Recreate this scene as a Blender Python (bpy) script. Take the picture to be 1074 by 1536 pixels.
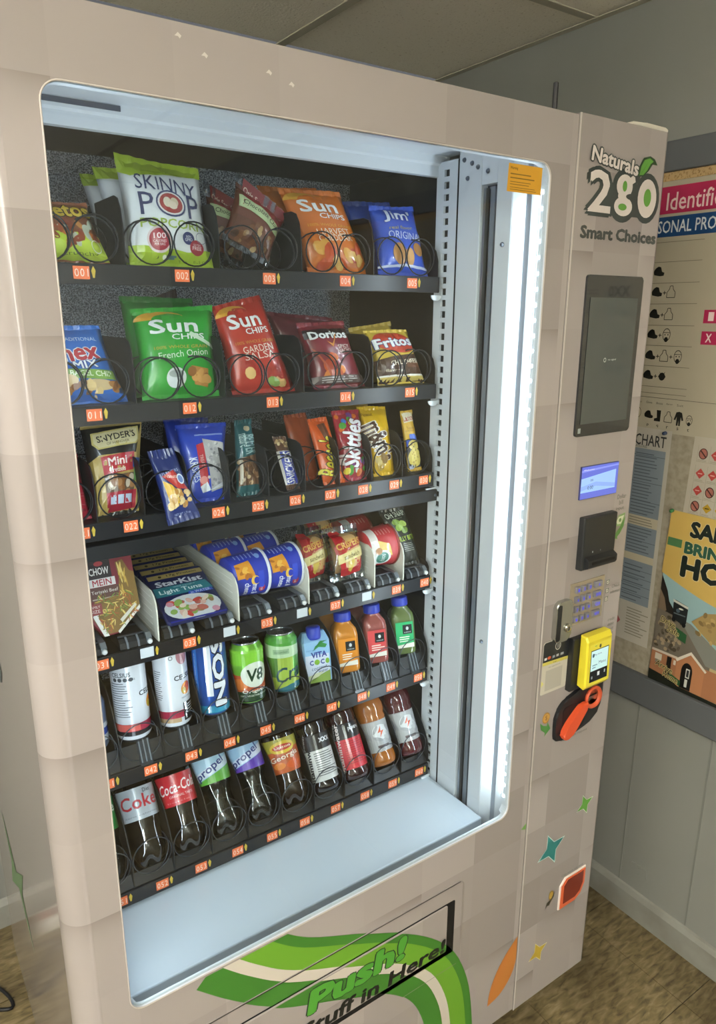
import bpy, bmesh, math, random
from mathutils import Vector, Matrix
random.seed(7)
for _o in list(bpy.data.objects): bpy.data.objects.remove(_o, do_unlink=True)
SC = bpy.context.scene
COL = SC.collection
PI = math.pi
# ------------------------------------------------------------------ camera
cam = bpy.data.cameras.new('camera'); camo = bpy.data.objects.new('camera', cam); COL.objects.link(camo)
right = Vector((0.82502164, -0.5650914, 0.00331697)); down = Vector((-0.14615384, -0.21904417, -0.96470654)); fwd = Vector((0.54587393, 0.79541898, -0.26330646))
mw = Matrix.Identity(4)
for i, v in enumerate((right, -down, -fwd)):
    for j in range(3): mw[j][i] = v[j]
mw.translation = Vector((-0.1224, -0.85, 1.587))
camo.matrix_world = mw
cam.sensor_fit = 'HORIZONTAL'; cam.sensor_width = 36.0; cam.lens = 36.0 * 1091.36 / 1074.0
cam.clip_start = 0.02; cam.clip_end = 60
SC.camera = camo
# ------------------------------------------------------------------ world, exposure
W_ = bpy.data.worlds.new('world'); SC.world = W_; W_.use_nodes = True
W_.node_tree.nodes['Background'].inputs[0].default_value = (0.5, 0.52, 0.55, 1); W_.node_tree.nodes['Background'].inputs[1].default_value = 0.25
SC.view_settings.view_transform = 'Standard'; SC.view_settings.look = 'None'; SC.view_settings.gamma = 1.0
SC.view_settings.use_curve_mapping = False; SC.view_settings.exposure = 0.06
TUBE_E = (8.0, 15.0, 60.0, 12.0)        # brightness of the hung ceiling fixtures; the last two are added fill lights
LED_W = 2.5                   # watts of each LED strip in the machine
# ------------------------------------------------------------------ helpers: materials
def lin(h):
    h = h.lstrip('#'); r = []
    for i in (0, 2, 4):
        c = int(h[i:i+2], 16) / 255.0
        r.append(c / 12.92 if c <= 0.04045 else ((c + 0.055) / 1.055) ** 2.4)
    return (r[0], r[1], r[2], 1.0)
_M = {}
def mat(name, hexc='#888888', rough=0.5, metal=0.0, coat=0.0, emit=0.0, bump=None, noise=None, spec=0.5):
    if name in _M: return _M[name]
    m = bpy.data.materials.new(name); m.use_nodes = True; nt = m.node_tree; b = nt.nodes['Principled BSDF']
    b.inputs['Base Color'].default_value = lin(hexc); b.inputs['Roughness'].default_value = rough; b.inputs['Metallic'].default_value = metal
    b.inputs['Coat Weight'].default_value = coat; b.inputs['Coat Roughness'].default_value = 0.08
    b.inputs['Specular IOR Level'].default_value = spec
    if emit: b.inputs['Emission Color'].default_value = lin(hexc); b.inputs['Emission Strength'].default_value = emit
    if noise:
        sc, hex2, lo, hi = noise
        tc = nt.nodes.new('ShaderNodeNewGeometry'); n = nt.nodes.new('ShaderNodeTexNoise'); n.inputs['Scale'].default_value = sc; n.inputs['Detail'].default_value = 4
        r = nt.nodes.new('ShaderNodeValToRGB'); r.color_ramp.elements[0].position = lo; r.color_ramp.elements[1].position = hi
        r.color_ramp.elements[0].color = lin(hexc); r.color_ramp.elements[1].color = lin(hex2)
        nt.links.new(tc.outputs['Position'], n.inputs['Vector']); nt.links.new(n.outputs['Fac'], r.inputs['Fac']); nt.links.new(r.outputs['Color'], b.inputs['Base Color'])
    if bump:
        sc, st = bump
        tc = nt.nodes.new('ShaderNodeNewGeometry'); n = nt.nodes.new('ShaderNodeTexNoise'); n.inputs['Scale'].default_value = sc; n.inputs['Detail'].default_value = 3
        bp = nt.nodes.new('ShaderNodeBump'); bp.inputs['Strength'].default_value = st; bp.inputs['Distance'].default_value = 0.004
        nt.links.new(tc.outputs['Position'], n.inputs['Vector']); nt.links.new(n.outputs['Fac'], bp.inputs['Height']); nt.links.new(bp.outputs['Normal'], b.inputs['Normal'])
    _M[name] = m
    return m
def ink(name='ink', rough=0.4, coat=0.0, emit=0.0):
    if name in _M: return _M[name]
    m = bpy.data.materials.new(name); m.use_nodes = True; nt = m.node_tree; b = nt.nodes['Principled BSDF']
    a = nt.nodes.new('ShaderNodeVertexColor'); a.layer_name = 'col'
    nt.links.new(a.outputs['Color'], b.inputs['Base Color']); b.inputs['Roughness'].default_value = rough; b.inputs['Coat Weight'].default_value = coat
    if emit: nt.links.new(a.outputs['Color'], b.inputs['Emission Color']); b.inputs['Emission Strength'].default_value = emit
    _M[name] = m
    return m
def thin_glass(name, tint='#ffffff', f0=0.06, rough=0.0, f90=1.0):
    if name in _M: return _M[name]
    m = bpy.data.materials.new(name); m.use_nodes = True; nt = m.node_tree; nt.nodes.clear()
    o = nt.nodes.new('ShaderNodeOutputMaterial'); mx = nt.nodes.new('ShaderNodeMixShader'); t = nt.nodes.new('ShaderNodeBsdfTransparent'); g = nt.nodes.new('ShaderNodeBsdfGlossy')
    t.inputs['Color'].default_value = lin(tint); g.inputs['Roughness'].default_value = rough
    lw = nt.nodes.new('ShaderNodeLayerWeight'); lw.inputs['Blend'].default_value = 0.5
    p = nt.nodes.new('ShaderNodeMath'); p.operation = 'POWER'; p.inputs[1].default_value = 5.0
    k = nt.nodes.new('ShaderNodeMath'); k.operation = 'MULTIPLY_ADD'; k.inputs[1].default_value = f90 - f0; k.inputs[2].default_value = f0
    nt.links.new(lw.outputs['Facing'], p.inputs[0]); nt.links.new(p.outputs[0], k.inputs[0]); nt.links.new(k.outputs[0], mx.inputs['Fac'])
    nt.links.new(t.outputs[0], mx.inputs[1]); nt.links.new(g.outputs[0], mx.inputs[2]); nt.links.new(mx.outputs[0], o.inputs['Surface'])
    _M[name] = m
    return m
# ------------------------------------------------------------------ helpers: meshes
def link(name, me, parent=None, loc=(0, 0, 0), rot=(0, 0, 0)):
    o = bpy.data.objects.new(name, me); COL.objects.link(o); o.location = loc; o.rotation_euler = rot
    if parent is not None: o.parent = parent
    return o
def mk(name, V, F, m, smooth=False, cols=None):
    me = bpy.data.meshes.new(name); me.from_pydata([tuple(v) for v in V], [], F); me.materials.append(m)
    if smooth: me.polygons.foreach_set('use_smooth', [True] * len(me.polygons))
    if cols:
        a = me.color_attributes.new('col', 'FLOAT_COLOR', 'CORNER'); d = []
        for p in me.polygons: d += list(cols[p.index]) * p.loop_total
        a.data.foreach_set('color', d)
    me.update()
    return me
def mobj(name, V, F, m, parent=None, smooth=False, cols=None, loc=(0, 0, 0), rot=(0, 0, 0)):
    return link(name, mk(name, V, F, m, smooth, cols), parent, loc, rot)
def from_bm(name, bm, m, parent=None, smooth=False, loc=(0, 0, 0), rot=(0, 0, 0)):
    bmesh.ops.recalc_face_normals(bm, faces=bm.faces[:])
    me = bpy.data.meshes.new(name); bm.to_mesh(me); bm.free(); me.materials.append(m)
    if smooth: me.polygons.foreach_set('use_smooth', [True] * len(me.polygons))
    return link(name, me, parent, loc, rot)
def box_bm(x0, x1, y0, y1, z0, z1, bev=0.0, seg=2):
    bm = bmesh.new(); bmesh.ops.create_cube(bm, size=1.0)
    for v in bm.verts:
        v.co = Vector((x0 + (v.co.x + .5) * (x1 - x0), y0 + (v.co.y + .5) * (y1 - y0), z0 + (v.co.z + .5) * (z1 - z0)))
    if bev: bmesh.ops.bevel(bm, geom=bm.edges[:], offset=bev, segments=seg, affect='EDGES', profile=0.5)
    return bm
def box(name, x0, x1, y0, y1, z0, z1, m, parent=None, bev=0.0, seg=2, loc=(0, 0, 0), rot=(0, 0, 0)):
    return from_bm(name, box_bm(x0, x1, y0, y1, z0, z1, bev, seg), m, parent, False, loc, rot)
def prism_bm(pts, axis, a0, a1, bev=0.0):
    # polygon in the plane of the two other axes, extruded along axis; pts order (x,y)/(x,z)/(y,z)
    bm = bmesh.new()
    def P(p, a): return {'x': (a, p[0], p[1]), 'y': (p[0], a, p[1]), 'z': (p[0], p[1], a)}[axis]
    A = [bm.verts.new(P(p, a0)) for p in pts]; B = [bm.verts.new(P(p, a1)) for p in pts]
    fa = bm.faces.new(A); fb = bm.faces.new(B[::-1]); n = len(pts)
    for i in range(n): bm.faces.new((A[(i + 1) % n], A[i], B[i], B[(i + 1) % n]))
    if bev: bmesh.ops.bevel(bm, geom=list(fa.edges) + list(fb.edges), offset=bev, segments=1, affect='EDGES')
    bmesh.ops.triangulate(bm, faces=[f for f in bm.faces if len(f.verts) > 4])
    return bm
def prism(name, pts, axis, a0, a1, m, parent=None, bev=0.0, loc=(0, 0, 0), rot=(0, 0, 0), smooth=False):
    return from_bm(name, prism_bm(pts, axis, a0, a1, bev), m, parent, smooth, loc, rot)
def rrect(x0, x1, z0, z1, r, n=6):
    P = []
    for cx, cz, a in ((x1 - r, z0 + r, -90), (x1 - r, z1 - r, 0), (x0 + r, z1 - r, 90), (x0 + r, z0 + r, 180)):
        for k in range(n + 1):
            t = math.radians(a + 90.0 * k / n); P.append((cx + r * math.cos(t), cz + r * math.sin(t)))
    return P
def tube_geo(path, rad, n=6, closed=False):
    V, F = [], []; N = len(path); pts = [Vector(p) for p in path]; prev = None
    for i, p in enumerate(pts):
        if closed: t = pts[(i + 1) % N] - pts[i - 1]
        else: t = pts[min(i + 1, N - 1)] - pts[max(i - 1, 0)]
        t.normalize()
        a = prev - t * prev.dot(t) if prev is not None else t.orthogonal()
        a.normalize(); prev = a; b = t.cross(a)
        r = rad[i] if isinstance(rad, (list, tuple)) else rad
        for k in range(n):
            c = 2 * PI * k / n; V.append(p + (a * math.cos(c) + b * math.sin(c)) * r)
    for i in range(N if closed else N - 1):
        for k in range(n):
            j = (i + 1) % N
            F.append((i * n + k, i * n + (k + 1) % n, j * n + (k + 1) % n, j * n + k))
    if not closed: F.append(tuple(range(n))[::-1]); F.append(tuple((N - 1) * n + k for k in range(n)))
    return V, F
def tube(name, path, rad, m, parent=None, n=6, closed=False, loc=(0, 0, 0)):
    V, F = tube_geo(path, rad, n, closed)
    return mobj(name, V, F, m, parent, True, None, loc)
def smooth_path(pts, k=6):
    P = [Vector(p) for p in pts]; out = []
    for i in range(len(P) - 1):
        a, b, c, d = P[max(i - 1, 0)], P[i], P[i + 1], P[min(i + 2, len(P) - 1)]
        for s in range(k):
            t = s / k
            out.append(0.5 * ((2 * b) + (c - a) * t + (2 * a - 5 * b + 4 * c - d) * t * t + (3 * b - a - 3 * c + d) * t ** 3))
    out.append(P[-1]); return out
def lathe_geo(prof, n=28, fn=None, cap0=True, cap1=True):
    V, F = [], []
    for r, z in prof:
        for k in range(n):
            a = 2 * PI * k / n; rr, zz = (r, z) if fn is None else fn(r, z, a)
            V.append((rr * math.sin(a), -rr * math.cos(a), zz))
    m = len(prof)
    for i in range(m - 1):
        for k in range(n): F.append((i * n + k, i * n + (k + 1) % n, (i + 1) * n + (k + 1) % n, (i + 1) * n + k))
    if cap0: F.append(tuple(range(n))[::-1])
    if cap1: F.append(tuple((m - 1) * n + k for k in range(n)))
    return V, F
def lathe(name, prof, m, parent=None, n=28, fn=None, cap0=True, cap1=True, loc=(0, 0, 0), rot=(0, 0, 0)):
    V, F = lathe_geo(prof, n, fn, cap0, cap1)
    o = mobj(name, V, F, m, parent, True, None, loc, rot)
    return o
def thing(name, label, cat, loc=(0, 0, 0), rot=(0, 0, 0), group=None):
    o = link(name, None, None, loc, rot); o['label'] = label; o['category'] = cat; o.empty_display_size = 0.05
    if group: o['group'] = group
    return o
def tag(o, label, cat, group=None):
    o['label'] = label; o['category'] = cat
    if group: o['group'] = group
    return o
def struct(o): o['kind'] = 'structure'; return o
# ------------------------------------------------------------------ helpers: flat print laid on surfaces
_TXT = {}
def text_geo(s, bold=0.0, shear=0.0, space=1.0):
    key = (s, bold, shear, space)
    if key in _TXT: return _TXT[key]
    c = bpy.data.curves.new('t', 'FONT'); c.body = s; c.offset = bold; c.shear = shear; c.resolution_u = 2; c.space_character = space; c.fill_mode = 'BOTH'
    o = bpy.data.objects.new('t', c); COL.objects.link(o)
    dg = bpy.context.evaluated_depsgraph_get(); dg.update()
    me = o.evaluated_get(dg).to_mesh()
    V = [(v.co.x, v.co.y) for v in me.vertices]; F = [tuple(p.vertices) for p in me.polygons]
    o.evaluated_get(dg).to_mesh_clear(); bpy.data.objects.remove(o); bpy.data.curves.remove(c)
    _TXT[key] = (V, F)
    return _TXT[key]
# decal specs; every one in the units of the surface it is laid on (u across, v up)
def T(s, u, v, w, h, c, rot=0, bold=0.0, shear=0.0, space=1.0, fit=None): return ('T', s, u, v, w, h, c, rot, bold, shear, space, fit)
def OT(s, u, v, w, h, c, oc, rot=0, bold=0.01, ob=0.06, shear=0.0): return [T(s, u, v, w, h, oc, rot, ob, shear, 1.0, bold), T(s, u, v, w, h, c, rot, bold, shear)]
def R(u0, v0, u1, v1, c): return ('P', [(u0, v0), (u1, v0), (u1, v1), (u0, v1)], c)
def P(pts, c): return ('P', pts, c)
def El(u, v, ru, rv, c, rot=0, n=22): return ('E', u, v, ru, rv, c, rot, n)
def Ring(u, v, ru, rv, w, c, n=24): return ('O', u, v, ru, rv, w, c, n)
def lines(u0, u1, v0, v1, n, c, fill=0.35, seed=1):
    r = random.Random(seed); out = []
    for k in range(n):
        y = v1 + (v0 - v1) * (k + .5) / n; h = abs(v1 - v0) / n * fill
        out.append(R(u0, y - h / 2, u0 + (u1 - u0) * r.uniform(.6, 1), y + h / 2, c))
    return out
def blobs(u0, u1, v0, v1, n, cols, ru, rv, seed=1):
    r = random.Random(seed); return [El(r.uniform(u0, u1), r.uniform(v0, v1), ru * r.uniform(.7, 1.3), rv * r.uniform(.7, 1.3), r.choice(cols), r.uniform(0, 180), 9) for _ in range(n)]
def lay(name, surf, W, H, decals, parent, m=None, cu=(), cv=(), off=0.0005, step=0.00012):
    """prints laid on surf(u,v)->(point,normal); W,H = size of one unit of u,v in metres"""
    flat = []
    for d in decals:
        if isinstance(d, list): flat += d
        else: flat.append(d)
    V, F, C, BB = [], [], [], []
    for i, d in enumerate(flat):
        bm = bmesh.new()
        if d[0] == 'T':
            _, s, u, v, w, h, c, rot, bold, shear, space, fit = d
            tv, tf = text_geo(s, 0.0, shear, space)
            if not tv: bm.free(); continue
            g = 0.0 if fit is None else fit * .62                          # stroke already in the fitted size
            gb = bold * .62
            x0 = min(p[0] for p in tv) - (g or gb); x1 = max(p[0] for p in tv) + (g or gb); y0 = min(p[1] for p in tv) - (g or gb); y1 = max(p[1] for p in tv) + (g or gb)
            sx = w * W / max(x1 - x0, 1e-6); sy = h * H / max(y1 - y0, 1e-6); ca, sa = math.cos(math.radians(rot)), math.sin(math.radians(rot))
            sh = [(0, 0)]                                                   # heavier strokes: the same letter struck again, slightly shifted
            if bold > .012:
                nsh = 4 if bold < .05 else 8
                sh += [(gb * math.cos(2 * PI * q / nsh + .785), gb * math.sin(2 * PI * q / nsh + .785)) for q in range(nsh)]
            for kc, (ex, ey) in enumerate(sh):
                vs = []
                for p in tv:
                    x = (p[0] + ex - (x0 + x1) / 2) * sx; y = (p[1] + ey - (y0 + y1) / 2) * sy
                    vs.append(bm.verts.new((u + (x * ca - y * sa) / W, v + (x * sa + y * ca) / H, kc * 1e-5)))
                for f in tf:
                    try: bm.faces.new([vs[k] for k in f])
                    except ValueError: pass
        elif d[0] == 'P':
            _, pts, c = d
            bm.faces.new([bm.verts.new((p[0], p[1], 0)) for p in pts])
        elif d[0] == 'E':
            _, u, v, ru, rv2, c, rot, n = d; ca, sa = math.cos(math.radians(rot)), math.sin(math.radians(rot)); vs = []
            for k in range(n):
                x = ru * W * math.cos(2 * PI * k / n); y = rv2 * H * math.sin(2 * PI * k / n)
                vs.append(bm.verts.new((u + (x * ca - y * sa) / W, v + (x * sa + y * ca) / H, 0)))
            bm.faces.new(vs)
        elif d[0] == 'O':
            _, u, v, ru, rv2, w, c, n = d; A = []; B = []
            for k in range(n):
                x, y = math.cos(2 * PI * k / n), math.sin(2 * PI * k / n)
                A.append(bm.verts.new((u + ru * x, v + rv2 * y, 0))); B.append(bm.verts.new((u + ru * (1 - w) * x, v + rv2 * (1 - w) * y, 0)))
            for k in range(n): bm.faces.new((A[k], A[(k + 1) % n], B[(k + 1) % n], B[k]))
        bmesh.ops.triangulate(bm, faces=bm.faces[:])
        if cu or cv:
            us = [q.co.x for q in bm.verts]; vs_ = [q.co.y for q in bm.verts]
            ulo, uhi, vlo, vhi = min(us), max(us), min(vs_), max(vs_)
            for q in cu:
                if ulo + 1e-4 < q < uhi - 1e-4: bmesh.ops.bisect_plane(bm, geom=bm.verts[:] + bm.edges[:] + bm.faces[:], plane_co=(q, 0, 0), plane_no=(1, 0, 0), dist=1e-6)
            for q in cv:
                if vlo + 1e-4 < q < vhi - 1e-4: bmesh.ops.bisect_plane(bm, geom=bm.verts[:] + bm.edges[:] + bm.faces[:], plane_co=(0, q, 0), plane_no=(0, 1, 0), dist=1e-6)
        us = [q.co.x for q in bm.verts]; vs_ = [q.co.y for q in bm.verts]; bb = (min(us), max(us), min(vs_), max(vs_)); ly = 0
        if step:
            for ob, ol in BB:
                if bb[0] < ob[1] and bb[1] > ob[0] and bb[2] < ob[3] and bb[3] > ob[2] and ol >= ly: ly = ol + 1
        BB.append((bb, ly))
        base = len(V); bm.verts.index_update(); o = off + step * ly
        for q in bm.verts:
            p, n = surf(q.co.x, q.co.y); V.append(p + n * (o + q.co.z))
        lc = lin(c)
        for f in bm.faces:
            idx = [base + q.index for q in f.verts]
            if f.normal.z < 0: idx.reverse()
            F.append(tuple(idx)); C.append(lc)
        bm.free()
    if not F: return None
    return mobj(name, V, F, m or ink(), parent, False, C)
def front_surf(y=0.0):
    return lambda u, v: (Vector((u, y, v)), Vector((0, -1, 0)))
# ------------------------------------------------------------------ the room
XW, XL, YB, YF, ZC = 1.425, -2.15, 1.0, -3.25, 2.245
m_wall = mat('wall_paint', '#82847d', 0.55, noise=(1.3, '#8b8c85', .35, .65), bump=(60, .08))
m_wall2 = mat('wall_paint_room', '#eeeee8', 0.6)
m_wains = mat('wall_paint_low', '#6a6763', 0.6)
m_seam = mat('wall_batten', '#7a7b75', 0.5)
m_base = mat('baseboard_paint', '#8f8f86', 0.45, noise=(9, '#7b796f', .45, .75))
m_ctile = mat('ceiling_tile', '#fbf5e4', 0.9, noise=(160, '#d6cdb8', .60, .74), bump=(180, .4))
m_tbar = mat('ceiling_bar', '#bdb8a4', 0.5)
def vinyl():
    m = bpy.data.materials.new('vinyl_tile'); m.use_nodes = True; nt = m.node_tree; b = nt.nodes['Principled BSDF']; b.inputs['Roughness'].default_value = 0.42
    g = nt.nodes.new('ShaderNodeNewGeometry'); mp = nt.nodes.new('ShaderNodeMapping'); mp.inputs['Scale'].default_value = (26, 90, 1); mp.inputs['Rotation'].default_value = (0, 0, 0.5)
    n = nt.nodes.new('ShaderNodeTexNoise'); n.inputs['Scale'].default_value = 1.0; n.inputs['Detail'].default_value = 5; n.inputs['Distortion'].default_value = 0.6
    r = nt.nodes.new('ShaderNodeValToRGB'); e = r.color_ramp.elements; e[0].position = .3; e[0].color = lin('#5a4d37'); e[1].position = .7; e[1].color = lin('#9d8d6e'); x = e.new(.5); x.color = lin('#82734f')
    n2 = nt.nodes.new('ShaderNodeTexNoise'); n2.inputs['Scale'].default_value = 5.5; n2.inputs['Detail'].default_value = 5
    r2 = nt.nodes.new('ShaderNodeValToRGB'); r2.color_ramp.elements[0].position = .36; r2.color_ramp.elements[1].position = .62; r2.color_ramp.elements[0].color = (.42, .40, .36, 1); r2.color_ramp.elements[1].color = (1, 1, 1, 1)
    mx = nt.nodes.new('ShaderNodeMixRGB'); mx.blend_type = 'MULTIPLY'; mx.inputs[0].default_value = .8
    L = nt.links.new
    L(g.outputs['Position'], mp.inputs['Vector']); L(mp.outputs[0], n.inputs['Vector']); L(n.outputs['Fac'], r.inputs['Fac']); L(g.outputs['Position'], n2.inputs['Vector']); L(n2.outputs['Fac'], r2.inputs['Fac'])
    L(r.outputs[0], mx.inputs[1]); L(r2.outputs[0], mx.inputs[2]); L(mx.outputs[0], b.inputs['Base Color'])
    return m
m_vinyl = vinyl()
floor = struct(box('floor', XL, XW, YF, YB, -0.06, -0.0025, mat('floor_grout', '#2c2619', .8)))
TS = 0.3048; tx0 = 1.2946; ty0 = -0.163                                  # tile joints read from the floor by the wall
tile_me = {}
ntile = 0
fr = []
i = -12
for i in range(-12, 2):
    for j in range(-11, 6):
        x0, x1 = max(tx0 + (i - 1) * TS, XL), min(tx0 + i * TS, XW); y0, y1 = max(ty0 + (j - 1) * TS, YF), min(ty0 + j * TS, YB)
        if x1 - x0 < .02 or y1 - y0 < .02: continue
        near = math.hypot(max(x0, min(.3, x1)) - .3, y0 - .2)
        fr.append((x0, x1, y0, y1))
for (x0, x1, y0, y1) in fr:
    key = (round(x1 - x0, 3), round(y1 - y0, 3))
    if key not in tile_me:
        bm = box_bm(-(x1 - x0) / 2 + .0009, (x1 - x0) / 2 - .0009, -(y1 - y0) / 2 + .0009, (y1 - y0) / 2 - .0009, -0.003, 0.0)
        me = bpy.data.meshes.new('tile'); bmesh.ops.recalc_face_normals(bm, faces=bm.faces[:]); bm.to_mesh(me); bm.free(); me.materials.append(m_vinyl); tile_me[key] = me
    link('tile', tile_me[key], floor, ((x0 + x1) / 2, (y0 + y1) / 2, 0))
# the wall with the board: painted panels with battens over the joints
wall_r = struct(box('wall_right', XW, XW + .1, YF, YB, 0, ZC, m_wall))
for ys in (0.121, -0.076, -0.29, .33):
    box('panel_seam', XW - .0018, XW, ys - .0022, ys + .0022, .085, .632, m_seam, wall_r)
wall_b = struct(box('wall_back', XL, XW, YB, YB + .1, 0, ZC, m_wall))
wall_l = struct(box('wall_left', XL - .1, XL, YF, YB, 0, ZC, m_wall2))
wall_f = struct(box('wall_front', XL, XW, YF - .1, YF, 0, ZC, m_wall2))
struct(box('trim_1', XL, XW, YF, YF + .012, 0, .98, m_wains))
prof = [(0, 0), (-.012, 0), (-.012, .066), (-.006, .079), (0, .082)]
struct(prism('baseboard_right', [(XW + p[0], p[1]) for p in prof], 'y', YF + .013, YB - .013, m_base))
struct(prism('baseboard_back', [(YB + p[0], p[1]) for p in prof], 'x', XL + .013, XW - .013, m_base))
ceil = struct(box('ceiling', XL, XW, YF, YB, ZC + .02, ZC + .1, mat('ceiling_void', '#6b675c', .9)))
cx = [.90 - .61 * k for k in range(5, -1, -1)] + [XW]; cx[0] = XL
cy = [YF] + [.43 - 1.22 * k for k in (2, 1, 0)] + [YB]
FIX = [(2, 2), (2, 1), (2, 0), (0, 2)]                                     # bays with a hung light; last two added to brighten ceiling and reflections
for a in range(len(cx) - 1):
    for b in range(len(cy) - 1):
        box('ceiling_tile', cx[a] + .009, cx[a + 1] - .009, cy[b] + .009, cy[b + 1] - .009, ZC + .004, ZC + .018, m_ctile, ceil)
for x in cx[1:-1]: box('grid_bar', x - .012, x + .012, YF, YB, ZC, ZC + .003, m_tbar, ceil)
for b, y in enumerate(cy[1:-1]):
    for a in range(len(cx) - 1): box('grid_bar', cx[a] + .0121, cx[a + 1] - .0121, y - .012, y + .012, ZC, ZC + .003, m_tbar, ceil)
box('edge_angle', XW - .02, XW, YF, YB, ZC - .002, ZC - .0002, m_tbar, ceil)
for k, (a, b) in enumerate(FIX):
    xm, ym = (cx[a] + cx[a + 1]) / 2, (cy[b] + cy[b + 1]) / 2; hx, hy = (cx[a + 1] - cx[a]) / 2 - .013, (cy[b + 1] - cy[b]) / 2 - .013
    t = thing('ceiling_light', ('hanging ceiling light nearest the vending machine', 'second hanging ceiling light from the vending machine', 'hanging ceiling light farthest from the vending machine', 'hanging ceiling light along the far side wall')[k], 'light', (xm, ym, ZC), group='ceiling lights')
    m_fx = mat('fixture_white', '#d9d9d4', .4)
    box('light_frame', -.035, .035, -.60, .60, -.112, -.095, m_fx, t)
    for y_ in (-.4, .4): box('hanger', -.004, .004, y_ - .004, y_ + .004, -.095, .0, m_fx, t)
    e_ = bpy.data.materials.new('diffuser_%d' % k); e_.use_nodes = True; b_ = e_.node_tree.nodes['Principled BSDF']; b_.inputs['Base Color'].default_value = (.8, .8, .8, 1); b_.inputs['Emission Color'].default_value = (1.0, .985, .955, 1); b_.inputs['Emission Strength'].default_value = TUBE_E[k]
    prism('diffuser', [(-.10, -.1125), (.10, -.1125), (.13, -.13), (.13, -.155), (.10, -.175), (-.10, -.175), (-.13, -.155), (-.13, -.13)], 'y', -.58, .58, e_, t)  # glows all round and hangs low, shaped to throw uplight on the ceiling
# bulletin board and papers on the right wall
m_frame = mat('board_frame', '#5c5f60', .45)
bd = thing('bulletin_board', 'long tan bulletin board with wide dark grey rails on the wall', 'bulletin board', (XW, -.4, .633))
BY0, BY1 = -1.6, .75
def wl(o, pr): o.parent = pr; o.location = -Vector(pr.location); return o
wl(box('backing', XW - .010, XW, BY0, BY1, .70, 1.90, mat('board_tan', '#a29a86', .85, noise=(70, '#8f8772', .4, .7))), bd)
wl(box('top_rail', XW - .022, XW, BY0, BY1, 1.886, 1.948, m_frame, bev=.003), bd)
wl(box('bottom_rail', XW - .026, XW, BY0, BY1, .633, .711, m_frame, bev=.003), bd)
wl(box('cork_strip', XW - .0125, XW - .010, BY0, BY1, 1.868, 1.886, mat('cork', '#b69a6b', .9, noise=(220, '#86683d', .5, .68))), bd)
XP = XW - .0105
def wall_surf(x): return lambda u, v: (Vector((x, -u, v)), Vector((-1, 0, 0)))
def sheet(name, label, cat, y_hi, y_lo, z0, z1, x, hexc, decals, skew=0.0):
    t = thing(name, label, cat, (x, (y_hi + y_lo) / 2, z0)); L = Vector(t.location)
    V = []; F = []; n = 8
    for j in range(n + 1):
        for i in range(n + 1):
            y = y_hi + (y_lo - y_hi) * i / n; z = z0 + (z1 - z0) * j / n; y += skew * (1 - j / n)
            V.append(Vector((x - .0004, y, z)) - L)
    m_ = n + 1
    for j in range(n):
        for i in range(n): F.append((j * m_ + i, j * m_ + i + 1, (j + 1) * m_ + i + 1, (j + 1) * m_ + i))
    k = len(V); V += [v + Vector((.0004, 0, 0)) for v in V]; F += [tuple(q + k for q in f)[::-1] for f in F]
    mobj('paper', V, F, mat('paper_' + name, hexc, .55), t)
    s0 = wall_surf(x - .0004)
    def s(u, v):
        p, nn = s0(u, v); p.y += skew * (1 - (p.z - z0) / (z1 - z0)); return p - L, nn
    lay('print', s, 1, 1, decals, t, off=.0002, step=.00012)
    return t
def glove(y, z, s, c):
    pts = [(-1.0, -.38), (-.3, -.50), (.3, -.58), (1.05, -.50), (1.15, -.05), (.62, .12), (.30, .85), (.10, .88), (.16, .34), (-.20, .95), (-.40, .88), (-.10, .28), (-.72, .72), (-.88, .58), (-.32, .12), (-1.12, .28), (-1.18, .10), (-.42, -.08), (-1.1, -.22)]
    return P([(-y + a * s, z + b * s * 1.2) for a, b in pts], c)
def apron(y, z, s, c):
    o = [(-.25, 1), (.25, 1), (.35, .45), (.8, -.1), (.8, -1), (-.8, -1), (-.8, -.1), (-.35, .45)]; out = []
    for i in range(len(o)):
        a, b = Vector(o[i]), Vector(o[(i + 1) % len(o)]); d = (b - a).normalized(); n = Vector((-d.y, d.x)) * .06
        out.append(P([(-y + q.x * s, z + q.y * s) for q in (a - n, b - n, b + n, a + n)], c))
    return out
def masked(y, z, s, c): return [Ring(-y, z + s * .1, s * .65, s * .95, .12, c), R(-y - s * .62, z + s * .38, -y + s * .62, z + s * .46, c), El(-y - s * .25, z + s * .1, s * .1, s * .1, c, 0, 8), El(-y + s * .25, z + s * .1, s * .1, s * .1, c, 0, 8), El(-y, z - s * .6, s * .32, s * .38, c, 0, 12)]
def plus(y, z, c): return [R(-y - .004, z - .0008, -y + .004, z + .0008, c), R(-y - .0008, z - .004, -y + .0008, z + .004, c)]
BK, PINK, NAVY = '#23241f', '#b22a54', '#1d4573'
D = [R(-.5, 1.801, .35, 1.857, PINK), R(-.5, 1.753, .35, 1.795, NAVY), T('s Identification', -.100, 1.826, .237, .037, '#efd9d2', 0, .015), T('PERSONAL PROTECTION', -.103, 1.774, .286, .026, '#d6d8d8', 0, .015)]
zl = [1.742, 1.70, 1.655, 1.61, 1.563, 1.518, 1.472, 1.425, 1.41]
for k, z in enumerate(zl): D.append(R(-.5, z - .0006, -.09 + .0, z + .0006, '#77715f'))
zh = [1.678, 1.634, 1.586, 1.541, 1.494, 1.449]
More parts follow.
